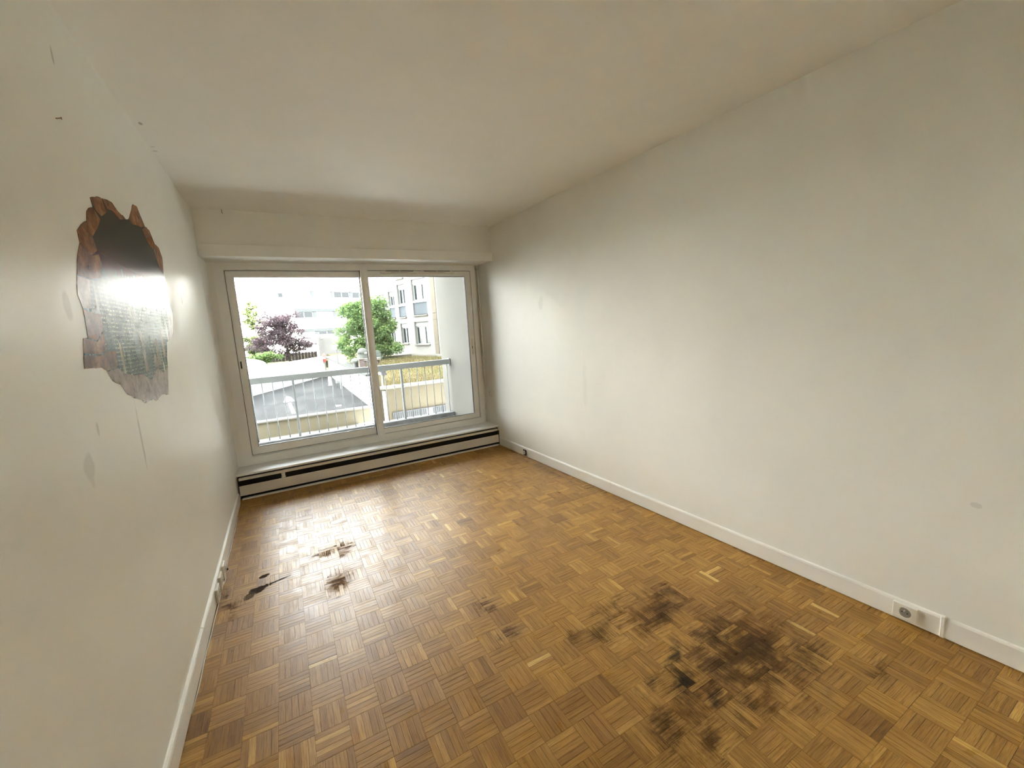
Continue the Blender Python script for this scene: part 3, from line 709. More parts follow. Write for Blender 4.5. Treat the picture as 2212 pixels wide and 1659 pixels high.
EDGES = {  # printed broken bricks round the rim: (polygon, material)
    'a': ([[1.949, 1.936], [1.998, 1.951], [2.069, 1.966], [2.10, 1.925], [2.03, 1.895], [1.975, 1.905]], m_brick),
    'b': ([[2.075, 1.966], [2.13, 1.978], [2.183, 1.983], [2.242, 1.965], [2.337, 1.957], [2.25, 1.935], [2.17, 1.950], [2.11, 1.94]], m_brick),
    'c': ([[2.381, 1.97], [2.456, 2.03], [2.491, 2.057], [2.555, 2.062], [2.583, 2.039], [2.644, 1.995], [2.56, 1.975], [2.47, 1.965], [2.42, 1.955]], m_brick),
    'd': ([[2.644, 1.995], [2.715, 1.994], [2.781, 1.942], [2.72, 1.905], [2.62, 1.93], [2.58, 1.97]], m_brick),
    'e': ([[2.785, 1.940], [2.859, 1.936], [2.901, 1.894], [2.87, 1.808], [2.80, 1.825], [2.76, 1.87], [2.74, 1.905]], m_brick),
    'f': ([[1.957, 1.907], [1.916, 1.894], [1.89, 1.877], [1.873, 1.844], [1.82, 1.821], [1.90, 1.80], [1.97, 1.845], [2.01, 1.88]], m_brick),
    'g': ([[1.82, 1.819], [1.776, 1.794], [1.778, 1.758], [1.86, 1.735], [1.92, 1.76], [1.905, 1.795]], m_brick),
    'h': ([[1.778, 1.755], [1.744, 1.72], [1.708, 1.656], [1.80, 1.655], [1.90, 1.668], [1.93, 1.71], [1.93, 1.75], [1.86, 1.732]], m_brick),
    'i': ([[1.705, 1.652], [1.682, 1.595], [1.701, 1.557], [1.76, 1.56], [1.78, 1.61], [1.80, 1.65]], m_mortar),
    'j': ([[1.701, 1.553], [1.7, 1.526], [1.692, 1.471], [1.76, 1.462], [1.83, 1.50], [1.84, 1.545]], m_brick),
    'k': ([[1.692, 1.468], [1.657, 1.469], [1.64, 1.425], [1.76, 1.418], [1.82, 1.43], [1.83, 1.49], [1.76, 1.458]], m_brick),
    'l': ([[1.639, 1.421], [1.622, 1.383], [1.75, 1.378], [1.79, 1.365], [1.89, 1.37], [1.91, 1.425], [1.83, 1.427], [1.76, 1.415]], m_brick),
    'm': ([[1.792, 1.362], [1.82, 1.331], [1.889, 1.311], [1.939, 1.271], [2.035, 1.244], [2.162, 1.211], [2.25, 1.218], [2.282, 1.2], [2.40, 1.215], [2.51, 1.202], [2.60, 1.33], [2.50, 1.305], [2.40, 1.335], [2.28, 1.29], [2.16, 1.325], [2.05, 1.33], [1.95, 1.345], [1.90, 1.367]], m_mortar),
    'n': ([[2.911, 1.724], [2.880, 1.655], [2.917, 1.585], [2.834, 1.481], [2.72, 1.46], [2.78, 1.56], [2.80, 1.62], [2.82, 1.69]], m_mortar)}
for k, (pg, mt) in EDGES.items():
    mk('printed_brick' if mt is m_brick else 'printed_mortar', prism(pg, 'x', 0.0005, 0.0009), mt, stk)
# skyline towers printed in front
for (yy, w_, z0, z1) in ((2.06, .012, 1.36, 1.60), (2.14, .016, 1.34, 1.55), (2.24, .02, 1.33, 1.50), (2.46, .024, 1.345, 1.47), (2.33, .014, 1.34, 1.46), (2.40, .03, 1.34, 1.40), (2.58, .02, 1.38, 1.52), (2.68, .018, 1.46, 1.60), (1.98, .014, 1.40, 1.52)):
    mk('printed_tower', prism([(yy-w_, z0), (yy+w_, z0), (yy+w_*.9, z1-.02), (yy+.003, z1), (yy-w_*.9, z1-.015)], 'x', 0.0005, 0.0008), m_mortar if w_ > .019 else m_city, stk)

# ================================================================== OUTSIDE
# own balcony
mk('balcony_floor', box(-2.2, 2.66, YEXT, 5.98, -0.25, 0.02), m_conc, kind='structure', label='concrete balcony floor outside the window')
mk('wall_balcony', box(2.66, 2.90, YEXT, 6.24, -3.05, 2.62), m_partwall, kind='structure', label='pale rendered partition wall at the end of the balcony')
mk('facade_left', box(-24, -0.151, 4.5, YEXT, -3.35, 2.66), m_partition, kind='structure', label='unseen outer wall of the block beside the window')  # unseen walls of the own block, put in to block sky light outside
mk('facade_right', box(2.901, 24, 4.5, YEXT, -3.35, 2.66), m_partition, kind='structure', label='unseen outer wall of the block beyond the balcony partition')
mk('facade_above', box(-24, 24, 4.5, YEXT, 2.661, 22), m_partition, kind='structure', label='unseen outer wall of the storeys above, raised to shade the court')  # height chosen so its shadow covers the court and the garden
mk('facade_below', box(-0.15, 2.9, 4.5, YEXT, -3.35, -0.401), m_partition, kind='structure', label='unseen outer wall of the storey below')
mk('shade_slab', box(-2.2, 2.90, YEXT, 6.0, 2.661, 2.84), m_partition, kind='structure', label='unseen slab over the balcony, added to shade it')  # overhang out of view, added to shade the railing and kerb
rl = empty('balcony_railing', (1.3, 5.90, 0.02), 'grey metal balcony railing with thin upright bars', 'railing')
mk('kerb', box(-2.2, 2.655, 5.83, 5.975, 0.02, 0.176, 0.006), m_kerb, rl, label='mottled concrete kerb')
mk('top_rail', box(-2.2, 2.652, 5.872, 5.925, 0.892, 0.968, 0.004), m_rail, rl)
mk('end_plate', box(2.640, 2.658, 5.862, 5.935, 0.872, 0.978, 0.003), m_rail, rl)
DXB = 0.1132
post0 = mk('post', box(0.572-0.014, 0.572+0.014, 5.885, 5.913, 0.175, 0.893, 0.003), m_rail, rl)
inst('post', post0, (12*DXB, 0, 0), rl); inst('post', post0, (-12*DXB, 0, 0), rl)
bar0 = mk('bar', tube([(0.572+DXB, 5.899, 0.175), (0.572+DXB, 5.899, 0.893)], 0.0055, 8), m_rail, rl, smooth=True)
for k in range(-13, 19):
    if k % 12 == 0 or k == 1: continue
    inst('bar', bar0, ((k-1)*DXB, 0, 0), rl)

# ground levels
mk('ground_low', box(-14, 3.4, 6.4, 21.8, -3.35, -3.05), m_ground, kind='structure', label='pale paving below the balcony')
mk('ground_court', box(-14, 4.05, 21.8, 42, -2.6, -2.3), m_asphalt, kind='structure', label='grey asphalt courtyard')
mk('ground_garden', box(-30, 30, 41.7, 60, -1.6, -0.95), m_garden, kind='structure', label='planted ground beyond the courtyard wall')
mk('ground_far', box(-60, 60, 60, 110, -1.9, -1.2), m_ground, kind='structure', label='paved ground before the far building')
cw = empty('court_retaining_wall', (-2, 21.8, -3.05), 'cream retaining wall below the asphalt courtyard', 'wall')
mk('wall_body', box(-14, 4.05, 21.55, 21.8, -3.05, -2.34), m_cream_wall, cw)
mk('coping', box(-14, 4.05, 21.48, 21.95, -2.34, -2.27, 0.01), m_ground, cw)
tr = empty('grass_terrace', (6, 14.9, -3.05), kind='structure', label='raised terrace with a beige front wall')
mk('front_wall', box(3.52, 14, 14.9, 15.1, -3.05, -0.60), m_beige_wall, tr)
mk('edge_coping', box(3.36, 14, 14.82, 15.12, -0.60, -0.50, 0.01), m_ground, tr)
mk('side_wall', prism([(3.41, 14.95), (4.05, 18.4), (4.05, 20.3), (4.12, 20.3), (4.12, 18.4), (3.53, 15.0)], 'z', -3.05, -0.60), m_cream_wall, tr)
mk('terrace_soil', prism([(3.53, 15.1), (14, 15.1), (14, 60), (4.38, 60), (4.38, 20.3), (4.10, 18.4)], 'z', -2.3, -0.52), m_soil, tr)
mk('terrace_kerb', prism([(6.0, 30.0), (9.25, 30.35), (9.25, 30.6), (6.0, 30.25)], 'z', -0.52, -0.36), m_ground, tr)
# dry grass on the terrace
def blades(n, area, hmin, hmax, wd, name, mat, parent=None, **kw):
    V = []; Fc = []; T = []
    for k in range(n):
        x, y, z = area(); h = random.uniform(hmin, hmax); a = random.uniform(0, math.pi)
        dx, dy = math.cos(a)*wd, math.sin(a)*wd; lx, ly = random.gauss(0, h*.35), random.gauss(0, h*.35); b = len(V)
        V += [(x-dx, y-dy, z), (x+dx, y+dy, z), (x+lx, y+ly, z+h)]; Fc.append([b, b+1, b+2])
        gq = noise.noise(Vector((x*.5, y*.35, 3)))
        tn = max(0, min(1, 0.38+gq*0.9+random.gauss(0, .18))); T += [(tn, 0, 0, 1)]*3
    return leafobj(name, V, Fc, T, mat, parent, **kw)
def leafobj(name, V, Fc, T, mat, parent=None, **kw):
    o = mk(name, (V, Fc), mat, parent, **kw)
    ca = o.data.attributes.new('tone', 'FLOAT_COLOR', 'CORNER'); ca.data.foreach_set('color', [c for t_ in T for c in t_])
    return o
def area():
    while True:
        x, y = random.uniform(3.45, 11), 15.1+15.2*random.random()**1.3
        if x > (4.45 if y > 18.4 else 3.5+(y-15)*.2) and y < 30.1-max(0, x-8)*.0 and x < 9.9-(y-27.7)*.302: return x, y, -0.52
blades(16000, area, .03, .13, .022, 'dry_grass', m_blade, kind='stuff', label='dry yellow-green grass covering the raised terrace', cat='grass')

# white court walls with stone coping
lw = empty('court_wall', (4.0, 30, -2.3), 'long white courtyard wall with stone coping running away', 'wall')
mk('wall_body', box(4.05, 4.35, 20.3, 41.6, -2.3, -0.62), m_court_white, lw)
ny = 20; y0 = 20.25
cop0 = mk('coping_stone', box(3.76, 4.38, y0, y0+1.04, -0.62, -0.53, 0.02), m_coping, lw)
for k in range(1, ny): inst('coping_stone', cop0, (0, 1.065*k, random.uniform(-.006, .006)), lw)
a = Vector((3.86, 41.5, 0)); b = Vector((-3.6, 28.6, 0)); dvec = (b-a).normalized(); nv = Vector((-dvec.y, dvec.x, 0))
def slab2(p0, p1, th, z0, z1, z0b=None, z1b=None):
    d = (p1-p0).normalized(); n_ = Vector((-d.y, d.x, 0))*th
    V = [p0, p1, p1-n_, p0-n_]
    return [Vector((q.x, q.y, z0)) for q in V]+[Vector((q.x, q.y, z1)) for q in V], [[3,2,1,0],[4,5,6,7],[0,1,5,4],[1,2,6,5],[2,3,7,6],[3,0,4,7]]
bw = empty('court_back_wall', (1, 36, -2.3), 'slanting white wall closing the courtyard at the back', 'wall')
mk('wall_body', slab2(b, a, -0.3, -2.3, -0.58), m_court_white, bw)
mk('wall_cap', slab2(b-nv*0.03, a-nv*0.03, -0.38, -0.58, -0.53), m_court_white, bw)
mk('rounded_wall', prism([(-4.5, .35), (-2.6, .27), (-1.75, .12), (-1.03, -.06), (-.74, -.18), (-.60, -.32), (-.52, -.5), (-.5, -.8), (-.5, -2.3), (-4.5, -2.3)], 'y', 34.0, 34.3), m_court_white, label='cream white wall with a rounded shoulder at the far left of the courtyard', cat='wall')
# no entry sign on the wall corner
sg = empty('road_sign', (3.76, 41.0, -1.1), 'round red no-entry sign with a white bar on the court wall corner', 'sign')
sn = Vector((-0.92, -0.39, 0)).normalized(); su = Vector((sn.y, -sn.x, 0)); so = Vector((3.74, 40.95, -0.66))
def sgn(poly, d0, d1):
    V = [so+su*p[0]+Vector((0, 0, p[1]))+sn*d0 for p in poly]+[so+su*p[0]+Vector((0, 0, p[1]))+sn*d1 for p in poly]; n = len(poly)
    bm = bmesh.new(); vv = [bm.verts.new(q) for q in V]
    bm.faces.new(vv[:n]); bm.faces.new(vv[n:][::-1])
    for q in range(n): bm.faces.new((vv[q], vv[(q+1) % n], vv[n+(q+1) % n], vv[n+q]))
    return out(bm)
circ = [(0.40*math.cos(2*math.pi*q/24), 0.40*math.sin(2*math.pi*q/24)) for q in range(24)]
mk('disc', sgn(circ, 0, 0.03), m_red, sg); mk('bar', sgn([(-.30, -.075), (.30, -.075), (.30, .075), (-.30, .075)], .025, .045), m_signw, sg)
mk('sign_post', tube([so-sn*.03+Vector((0, 0, -1.64)), so-sn*.03+Vector((0, 0, .4))], .03, 8), m_rail, sg)
# painted arrow on the asphalt
ar = empty('road_marking', (.6, 26, -2.3), 'worn white arrow painted on the asphalt', 'marking')
mk('arrow_shaft', prism([(.44, 26.6), (.60, 26.6), (.72, 22.8), (.56, 22.8)], 'z', -2.3, -2.292), m_paintw, ar)
mk('arrow_head', prism([(.22, 27.2), (.80, 27.2), (.66, 29.0), (.42, 29.9)], 'z', -2.3, -2.292), m_paintw, ar)
mk('marking_patch', prism([(2.55, 23.1), (2.85, 23.1), (2.9, 23.5), (2.6, 23.6)], 'z', -2.3, -2.292), m_paintw, kind=None, label='small white paint patch on the asphalt near the white wall', cat='marking')
# bollard and box at the foot of the wall
bo = empty('bollard', (3.2, 33, -2.3), 'short white bollard at the end of the asphalt', 'bollard')
mk('bollard_post', lathe([(.11, 0), (.11, .55), (.09, .62), (.05, .66)], (3.3, 33, -2.3), 14), m_signw, bo); mk('base_ring', lathe([(.15, 0), (.15, .05), (.11, .07)], (3.3, 33, -2.3), 14), m_conc, bo)
mb = empty('meter_box', (3.75, 31.5, -2.3), 'small grey box on a stand at the foot of the white wall', 'box')
mk('body', box(3.55, 3.95, 31.4, 31.7, -2.02, -1.80, 0.02), m_conc, mb)
for x in (3.6, 3.86): mk('leg', box(x, x+.05, 31.5, 31.56, -2.3, -2.02), m_darkbox, mb)
# piers beside the grass terrace
p1 = empty('gate_pier', (3.43, 15.5, -3.05), 'tall cream pier at the corner of the grass terrace', 'pier')
mk('shaft', box(3.385, 3.50, 15.42, 15.54, -3.05, -0.12), m_cream_wall, p1); mk('cap', box(3.36, 3.525, 15.39, 15.57, -0.12, -0.05, .01), m_court_white, p1)
p2 = empty('wall_pilaster', (3.42, 14.85, -3.05), 'shorter cream pilaster at the end of the beige wall', 'pier')
mk('shaft', box(3.375, 3.465, 14.72, 14.82, -3.05, -0.68), m_court_white, p2); mk('cap', box(3.365, 3.475, 14.71, 14.83, -0.68, -0.64, .005), m_ground, p2)
# slatted basement window in the beige wall
sw = empty('basement_grille', (4.9, 14.88, -1.9), 'dark slatted basement window low in the beige wall', 'grille')
mk('frame', frame_xz(3.68, 6.5, -1.95, -1.46, .03, .03, .03, .03, 14.84, 14.92, 0), m_darkbox, sw)
mk('backing', box(3.70, 6.48, 14.885, 14.895, -1.94, -1.47), m_conc, sw)
s0 = mk('slat', box(3.73, 3.765, 14.845, 14.885, -1.92, -1.49), m_grille, sw)
for k in range(1, 36):
    if 15 < k < 19: continue
    inst('slat', s0, (0.076*k, 0, 0), sw)
# ventilators and boxes on the wall top
def mush(x, y, z, r, h, label):
    e = empty('roof_ventilator', (x, y, z), label, 'ventilator')
    mk('drum', lathe([(r*.95, 0), (r*.92, h*.5), (r*.85, h*.72)], (x, y, z), 18), m_mush, e, smooth=False)
    mk('dome', lathe([(r*1.0, h*.68), (r*.98, h*.8), (r*.8, h*.93), (r*.4, h), (r*.05, h*1.01)], (x, y, z), 18), m_mush, e, smooth=True)
    return e
e = mush(4.66, 26, -.52, .29, 1.02, 'tall domed cement ventilator on the terrace edge'); mk('label_plate', box(4.72, 4.85, 25.70, 25.72, .17, .25), m_signw, e)
e = empty('roof_cowl', (4.06, 25, -.53), 'low flat cowl on the stone coping', 'ventilator')
mk('drum', lathe([(.12, 0), (.12, .32)], (4.08, 25, -.53), 14), m_darkbox, e); mk('lid', lathe([(.27, .30), (.27, .38), (.16, .50), (.03, .53)], (4.08, 25, -.53), 18), m_mush, e)
e = empty('louvred_vent', (5.52, 26, -.52), 'grey-green louvred ventilator with sloping slats', 'ventilator')
mk('post', box(5.46, 5.58, 25.94, 26.06, -.52, -.18), m_bark, e)
for k in range(6):
    zz = -.2+k*.085; rr = .24-.022*k
    mk('louvre', prism([(5.52-rr, zz), (5.52+rr, zz), (5.52+rr*.72, zz+.06), (5.52-rr*.72, zz+.06)], 'y', 26-rr, 26+rr), m_louvre, e)
e = empty('chimney_box', (4.23, 24, -.53), 'brown sheet-metal box on the coping, taller of the two', 'box')
mk('body', box(4.11, 4.37, 23.9, 24.15, -.53, -.05), m_brownbox, e); mk('rim', box(4.09, 4.39, 23.88, 24.17, -.05, -.01), m_brownbox, e)
e = empty('chimney_box', (4.62, 24, -.53), 'narrow brown sheet-metal box beside the window mullion', 'box')
mk('body', box(4.55, 4.70, 23.95, 24.1, -.53, -.18), m_brownbox, e); mk('rim', box(4.53, 4.72, 23.93, 24.12, -.18, -.14), m_brownbox, e)
e = empty('slab_bench', (4.55, 24.5, -.53), 'pale slab bench behind the brown boxes', 'bench')
mk('slab', box(4.2, 5.35, 24.35, 24.75, -.18, -.05, .01), m_ground, e)
for x in (4.42, 5.05): mk('support', box(x, x+.14, 24.4, 24.7, -.53, -.18), m_brownbox, e)
e = empty('floodlight', (3.72, 16, -.5), 'small dark floodlight box at the edge of the dry grass', 'lamp')
mk('body', prism([(3.58, -.03), (3.80, -.02), (3.84, -.22), (3.66, -.22)], 'y', 15.95, 16.1), m_darkbox, e); mk('stake', box(3.69, 3.73, 16.0, 16.05, -.52, -.22), m_darkbox, e)
e = empty('garden_lamp', (3.85, 30.5, -.95), 'white globe lamp standing in the green tree', 'lamp')
mk('globe', lathe([(.03, -.2), (.14, -.15), (.2, 0), (.14, .15), (.03, .2)], (3.70, 30.3, .53), 16), m_globe, e, smooth=True); mk('pole', tube([(3.70, 30.3, -2.3), (3.70, 30.3, .35)], .03, 8), m_rail, e)
# concrete panel, dark fence
e = empty('concrete_screen', (4.4, 45, -.95), 'grey concrete screen wall with a pale edge behind the courtyard', 'wall')
mk('panel', box(3.72, 6.6, 45, 45.25, -.95, 1.48), m_greypanel, e); mk('pale_edge', box(3.50, 3.72, 44.97, 45.28, -.95, 1.50), m_court_white, e)
mk('wall_light', box(3.98, 4.16, 44.9, 45, 1.02, 1.22, .02), m_signw, e)
e = empty('garden_fence', (1.0, 46.6, -.95), 'dark boarded fence behind the plum tree', 'fence')
fb = mk('board', box(-1.6, -1.32, 46.6, 46.64, -.95, -.2), m_dark_fence, e)
for k in range(1, 18): inst('board', fb, (.288*k, 0, random.uniform(-.02, .02)), e)
mk('fence_rail', box(-1.6, 3.55, 46.64, 46.7, -.42, -.32), m_dark_fence, e)

# ------------------------------------------------------------------ side building (angled facade)
FA = Vector((9.99, 27.68, 0)); FU = Vector((-0.2891, 0.9573, 0)).normalized(); FN = Vector((-FU.y, FU.x, 0))   # outward normal
def fp(s, z, d): return FA+FU*s+FN*d+Vector((0, 0, z))
def fbox(s0, s1, z0, z1, d0, d1, bev=0):
    v, f = box(s0, s1, d0, d1, z0, z1, bev); return [fp(q.x, q.z, q.y) for q in v], f
sb = empty('side_building', fp(3, -.9, -2), 'pale apartment block with recessed windows and blue-grey panels', 'building')
def fwall(openings, s0, s1, z0, z1):
    """facade skin with openings, built as horizontal/vertical strips in one connected mesh"""
    ss = sorted({s0, s1, *[o[0] for o in openings], *[o[1] for o in openings]}); zs = sorted({z0, z1, *[o[2] for o in openings], *[o[3] for o in openings]})
    bm = bmesh.new(); g = {}
    def vt(i, j, d):
        if (i, j, d) not in g: g[(i, j, d)] = bm.verts.new(fp(ss[i], zs[j], d))
        return g[(i, j, d)]
    def solid(i, j):
        if not (0 <= i < len(ss)-1 and 0 <= j < len(zs)-1): return False
        cs, cz = (ss[i]+ss[i+1])/2, (zs[j]+zs[j+1])/2
        return not any(o[0] < cs < o[1] and o[2] < cz < o[3] for o in openings)
    for i in range(len(ss)-1):
        for j in range(len(zs)-1):
            if not solid(i, j): continue
            bm.faces.new((vt(i, j, 0), vt(i+1, j, 0), vt(i+1, j+1, 0), vt(i, j+1, 0)))
            bm.faces.new((vt(i, j, -.3), vt(i, j+1, -.3), vt(i+1, j+1, -.3), vt(i+1, j, -.3)))
            for (di, dj, e0, e1) in ((-1, 0, (i, j), (i, j+1)), (1, 0, (i+1, j), (i+1, j+1)), (0, -1, (i, j), (i+1, j)), (0, 1, (i, j+1), (i+1, j+1))):
                if not solid(i+di, j+dj): bm.faces.new((vt(*e0, 0), vt(*e1, 0), vt(*e1, -.3), vt(*e0, -.3)))
    return out(bm)
OPN = [(1.0, 2.76, 2.34, 4.92), (1.0, 2.82, 0.26, 1.92), (3.74, 4.74, 2.30, 4.76), (3.74, 4.72, 0.34, 1.89), (5.27, 6.1, 2.30, 4.37), (6.6, 7.6, 2.3, 4.25), (5.6, 6.5, .3, 1.6)]
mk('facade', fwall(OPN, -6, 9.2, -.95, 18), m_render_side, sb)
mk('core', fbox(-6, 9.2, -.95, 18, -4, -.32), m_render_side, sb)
mk('plinth_step', fbox(-1, 2.7, -.52, -.37, 0, .55), m_ground, sb)
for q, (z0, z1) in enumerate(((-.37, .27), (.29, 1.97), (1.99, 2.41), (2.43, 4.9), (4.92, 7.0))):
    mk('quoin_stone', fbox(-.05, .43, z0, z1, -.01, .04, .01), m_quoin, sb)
def fwindow(s0, s1, z0, z1, box_h, sp_z, split, sill=True, curtain=False):
    w_ = mk('window', fbox_frame(s0, s1, (sp_z if sp_z else z0)+.03, z1-box_h, .07, -.24, -.16), m_frame_far, sb)
    zb = (sp_z if sp_z else z0)+.03
    for (a, b) in ((s0+.07, split), (split, s1-.07)):
        mk('pane', fbox(a+.02, b-.02, zb+.08, z1-box_h-.08, -.22, -.20), m_pane, w_)
    mk('mullion', fbox(split-.035, split+.035, zb+.06, z1-box_h-.06, -.23, -.14), m_frame_far, w_)
    if curtain:
        mk('net_curtain', fbox(split+.06, split+.5, zb+.1, z1-box_h-.1, -.199, -.195), m_curtain, w_)
    mk('shutter_box', fbox(s0+.01, s1-.01, z1-box_h, z1, -.26, -.10), m_shutter, sb)
    if sp_z:
        mk('balustrade_panel', fbox(s0+.02, s1-.02, z0+.10, sp_z-.12, -.12, -.08), m_panel_glass, sb)
        mk('balustrade_rail', fbox(s0, s1, sp_z-.12, sp_z+.03, -.14, -.02), m_frame_far, sb)
    if sill: mk('sill', fbox(s0-.03, s1+.03, z0-.03, z0+.06, -.28, .10, .01), m_ground, sb)
def fbox_frame(s0, s1, z0, z1, wd, d0, d1):
    v, f = frame_xz(s0, s1, z0, z1, wd, wd, wd, wd, d0, d1, 0); return [fp(q.x, q.z, q.y) for q in v], f
fwindow(1.0, 2.76, 2.34, 4.92, .34, 3.40, 1.75, curtain=True)
fwindow(1.0, 2.82, 0.26, 1.92, .32, None, 1.75, curtain=True)
fwindow(3.74, 4.74, 2.30, 4.76, .32, 3.28, 4.2)
fwindow(3.74, 4.72, 0.34, 1.89, .30, None, 4.2)
fwindow(5.27, 6.1, 2.30, 4.37, .30, 3.25, 5.7)
fwindow(6.6, 7.6, 2.3, 4.25, .30, 3.2, 7.1)
fwindow(5.6, 6.5, .3, 1.6, .28, None, 6.05)
mk('balcony_slab', fbox(3.70, 4.75, 5.10, 5.20, 0, .12), m_reveal, sb)

# ------------------------------------------------------------------ far building
GA = Vector((3.03, 61.95, 0)); GU = Vector((0.8925, 0.4511, 0)).normalized(); GN = Vector((GU.y, -GU.x, 0))
def gp(s, z, d): return GA+GU*s+GN*d+Vector((0, 0, z))
def gbox(s0, s1, z0, z1, d0, d1):
    v, f = box(s0, s1, d0, d1, z0, z1); return [gp(q.x, q.z, q.y) for q in v], f
fbd = empty('far_building', gp(0, -1.2, -5), 'long white apartment block with ribbon windows behind the trees', 'building')
mk('body', gbox(-26, 30, -1.2, 18, -9, -.4), m_render_white, fbd)
# white bands between the ribbons
for (z0, z1) in ((-1.2, 1.0), (2.28, 3.70), (4.92, 6.42), (7.36, 8.46), (9.4, 11.0), (12, 18)):
    mk('spandrel_band', gbox(-.55, 22, z0, z1, -.4, 0), m_render_white, fbd)
mk('gable_wall', gbox(-26, -.55, -1.2, 18, -.4, .02), m_render_white, fbd)
mk('cornice_line', gbox(-2.75, 1.1, 8.40, 8.50, .02, .12), m_reveal, fbd)
nw = mk('window', xf_far := ([gp(q.x, q.z, q.y) for q in frame_xz(-2.42, -1.68, 6.28, 7.0, .1, .1, .1, .1, .0, .06, 0)[0]], frame_xz(-2.42, -1.68, 6.28, 7.0, .1, .1, .1, .1, .0, .06, 0)[1]), m_teal, fbd)
mk('pane', gbox(-2.30, -1.80, 6.40, 6.88, .0, .03), m_pane_far, nw)
for lv, (z0, z1) in enumerate(((1.0, 2.28), (3.70, 4.92), (6.42, 7.36))):
    mk('head_strip', gbox(-.5, 22, z1-.36 if lv < 2 else z1-.07, z1, -.4, -.05), m_teal if lv < 2 else m_reveal, fbd)
    s = -.45
    for k in range(7):
        L = 2.55; openw = (lv, k) in ((1, 0), (2, 2), (2, 3), (0, 1), (0, 2), (1, 3), (2, 5))
        zt = z1-(.36 if lv < 2 else .07)
        wn = mk('window', gbox(s, s+L, z0, zt, -.38, -.25), m_frame_far, fbd)
        if openw:
            for (a, b) in ((s+.1, s+L/2-.05), (s+L/2+.05, s+L-.1)): mk('pane', gbox(a, b, z0+.08, zt-.06, -.26, -.22), m_pane_far, wn)
        else:
            mk('roller_shutter', gbox(s+.03, s+L-.03, z0+.10, zt, -.26, -.18), m_shutter, wn); mk('gap', gbox(s+.03, s+L-.03, z0+.02, z0+.10, -.26, -.22), m_pane_far, wn)
        mk('pier', gbox(s+L, s+L+.42, z0, zt, -.4, -.12), m_teal, fbd)
        s += L+.42

# ------------------------------------------------------------------ trees
def crown(blobs, n, size, tone_fn, up=0.0):
    V = []; Fc = []; T = []
    tot = sum(b[3]*b[4]*b[5] for b in blobs)
    for (cx, cy, cz, rx_, ry_, rz_) in blobs:
        m = int(n*rx_*ry_*rz_/tot)
        for _ in range(m):
            d = Vector((random.gauss(0, 1), random.gauss(0, 1), random.gauss(0, 1))).normalized(); r = random.random()**0.45
            p = Vector((cx+d.x*rx_*r, cy+d.y*ry_*r, cz+d.z*rz_*r))
            s = size*random.uniform(.6, 1.3)
            u = Vector((random.gauss(0, 1), random.gauss(0, 1), random.gauss(0, .6))).normalized(); v = u.orthogonal().normalized(); v = (v*math.cos(q:=random.uniform(0, 6.28))+u.cross(v)*math.sin(q))
            b = len(V); V += [p-u*s, p+v*s*.45, p+u*s, p-v*s*.45]; Fc.append([b, b+1, b+2, b+3])
            T += [(tone_fn(p, d), 0, 0, 1)]*4
    return V, Fc, T
def branchy(base, top, spread, n, r0, seed):
    rnd = random.Random(seed); parts = [tube([base, (Vector(base)*.55+Vector(top)*.45), Vector(top)], [r0, r0*.7, r0*.25], 7)]
    for k in range(n):
        f = rnd.uniform(.15, .75); p = Vector(base).lerp(Vector(top), f); a = rnd.uniform(0, 6.28)
        L = spread*rnd.uniform(.55, 1)*(1.1-f*.6)
        e_ = p+Vector((math.cos(a)*L, math.sin(a)*L*.8, L*rnd.uniform(.25, .8)))
        parts.append(tube([p, p.lerp(e_, .5)+Vector((0, 0, .1*L)), e_], [r0*.5, r0*.3, r0*.1], 5))
    return parts
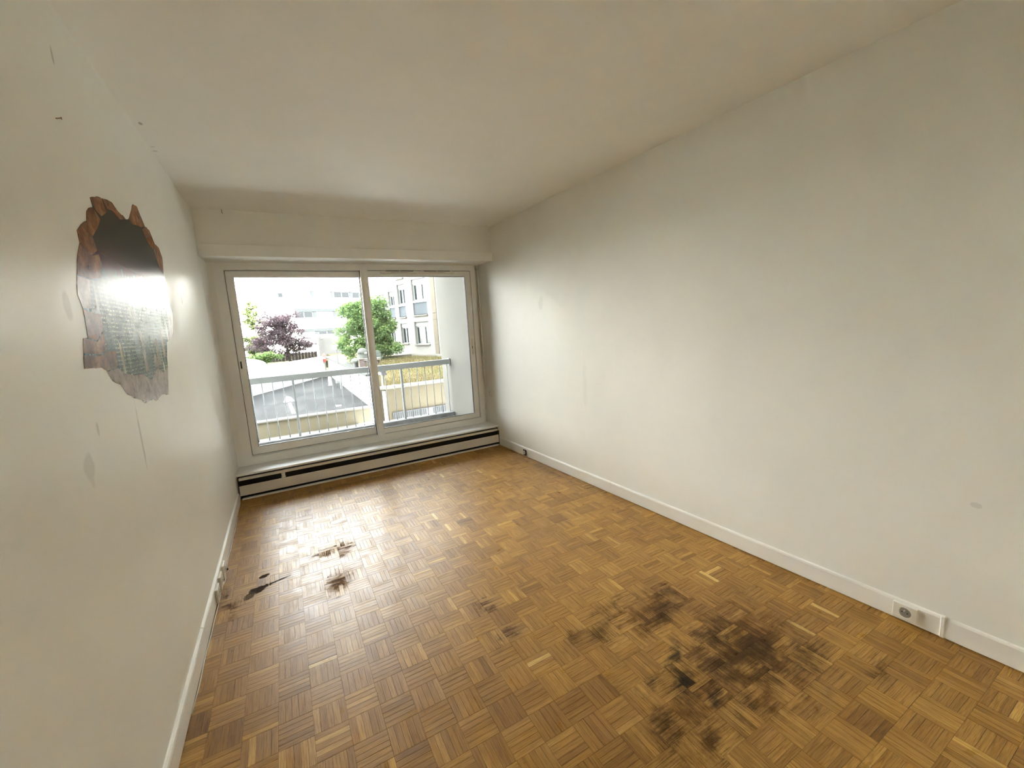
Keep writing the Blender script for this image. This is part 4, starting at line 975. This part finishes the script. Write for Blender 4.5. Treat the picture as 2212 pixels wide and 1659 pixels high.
def tree(name, label, base, top, blobs, n, size, mat, spread, nb, r0, seed, tone):
    e = empty(name, base, label, 'tree')
    random.seed(seed)
    V, Fc, T = crown(blobs, n, size, tone)
    o = leafobj('crown', V, Fc, T, mat, e); o['kind'] = 'stuff'
    br_ = branchy(base, top, spread, nb, r0, seed)
    mk('trunk', br_[0], m_bark, e, smooth=True)
    for q in br_[1:]: mk('branch', q, m_bark, e, smooth=True)
def clump(cx, cy, cz, RX, RY, RZ, k, r, seed, lo=-1):
    rnd = random.Random(seed); L = []
    while len(L) < k:
        d = Vector((rnd.uniform(-1, 1), rnd.uniform(-1, 1), rnd.uniform(lo, 1)))
        if d.length > 1: continue
        L.append((cx+d.x*RX, cy+d.y*RY, cz+d.z*RZ, r*rnd.uniform(.7, 1.3), r*rnd.uniform(.7, 1.3), r*rnd.uniform(.6, 1.0)))
    return L
gt = lambda p, d: max(0, min(1, .42+.22*d.z+.20*noise.noise(p*1.3)+random.gauss(0, .2)))
tree('leafy_tree', 'big bushy green tree in front of the side building', (5.7, 30.0, -.52), (5.8, 29.6, 2.8),
     clump(5.75, 29.6, 2.0, 1.9, 1.1, 1.65, 70, .55, 3)+clump(6.3, 29.3, .45, 1.65, .8, .65, 34, .45, 4)+clump(4.5, 29.5, .55, .7, .7, .85, 16, .42, 5), 36000, .078, m_leaf_green, 1.6, 9, .13, 21, gt)
tree('plum_tree', 'purple-leaved plum tree above the white courtyard wall', (1.1, 44, -.95), (.7, 44, 3.0),
     clump(.6, 44, 2.1, 2.0, 1.5, 1.75, 60, .5, 6, -.7)+clump(.5, 44, .7, 2.65, 1.3, .95, 60, .42, 7), 19000, .088, m_leaf_plum, 2.0, 11, .15, 22, gt)
tree('birch_tree', 'slender pale green birch at the far left of the garden', (-1.5, 50, -.95), (-1.6, 50, 5.0),
     clump(-1.7, 50, 3.5, .8, .7, 1.7, 26, .45, 8)+clump(-1.8, 49.5, 1.0, 1.1, .6, 1.4, 26, .55, 9), 5200, .13, m_leaf_birch, .9, 8, .07, 23, gt)
tree('garden_shrub', 'low green shrub at the foot of the plum tree', (-1.0, 42.3, -.95), (-1.0, 42.3, -.2),
     clump(-1.0, 42.3, -.25, 1.3, .25, .45, 16, .35, 10), 2600, .09, m_leaf_shrub, .5, 4, .04, 24, gt)
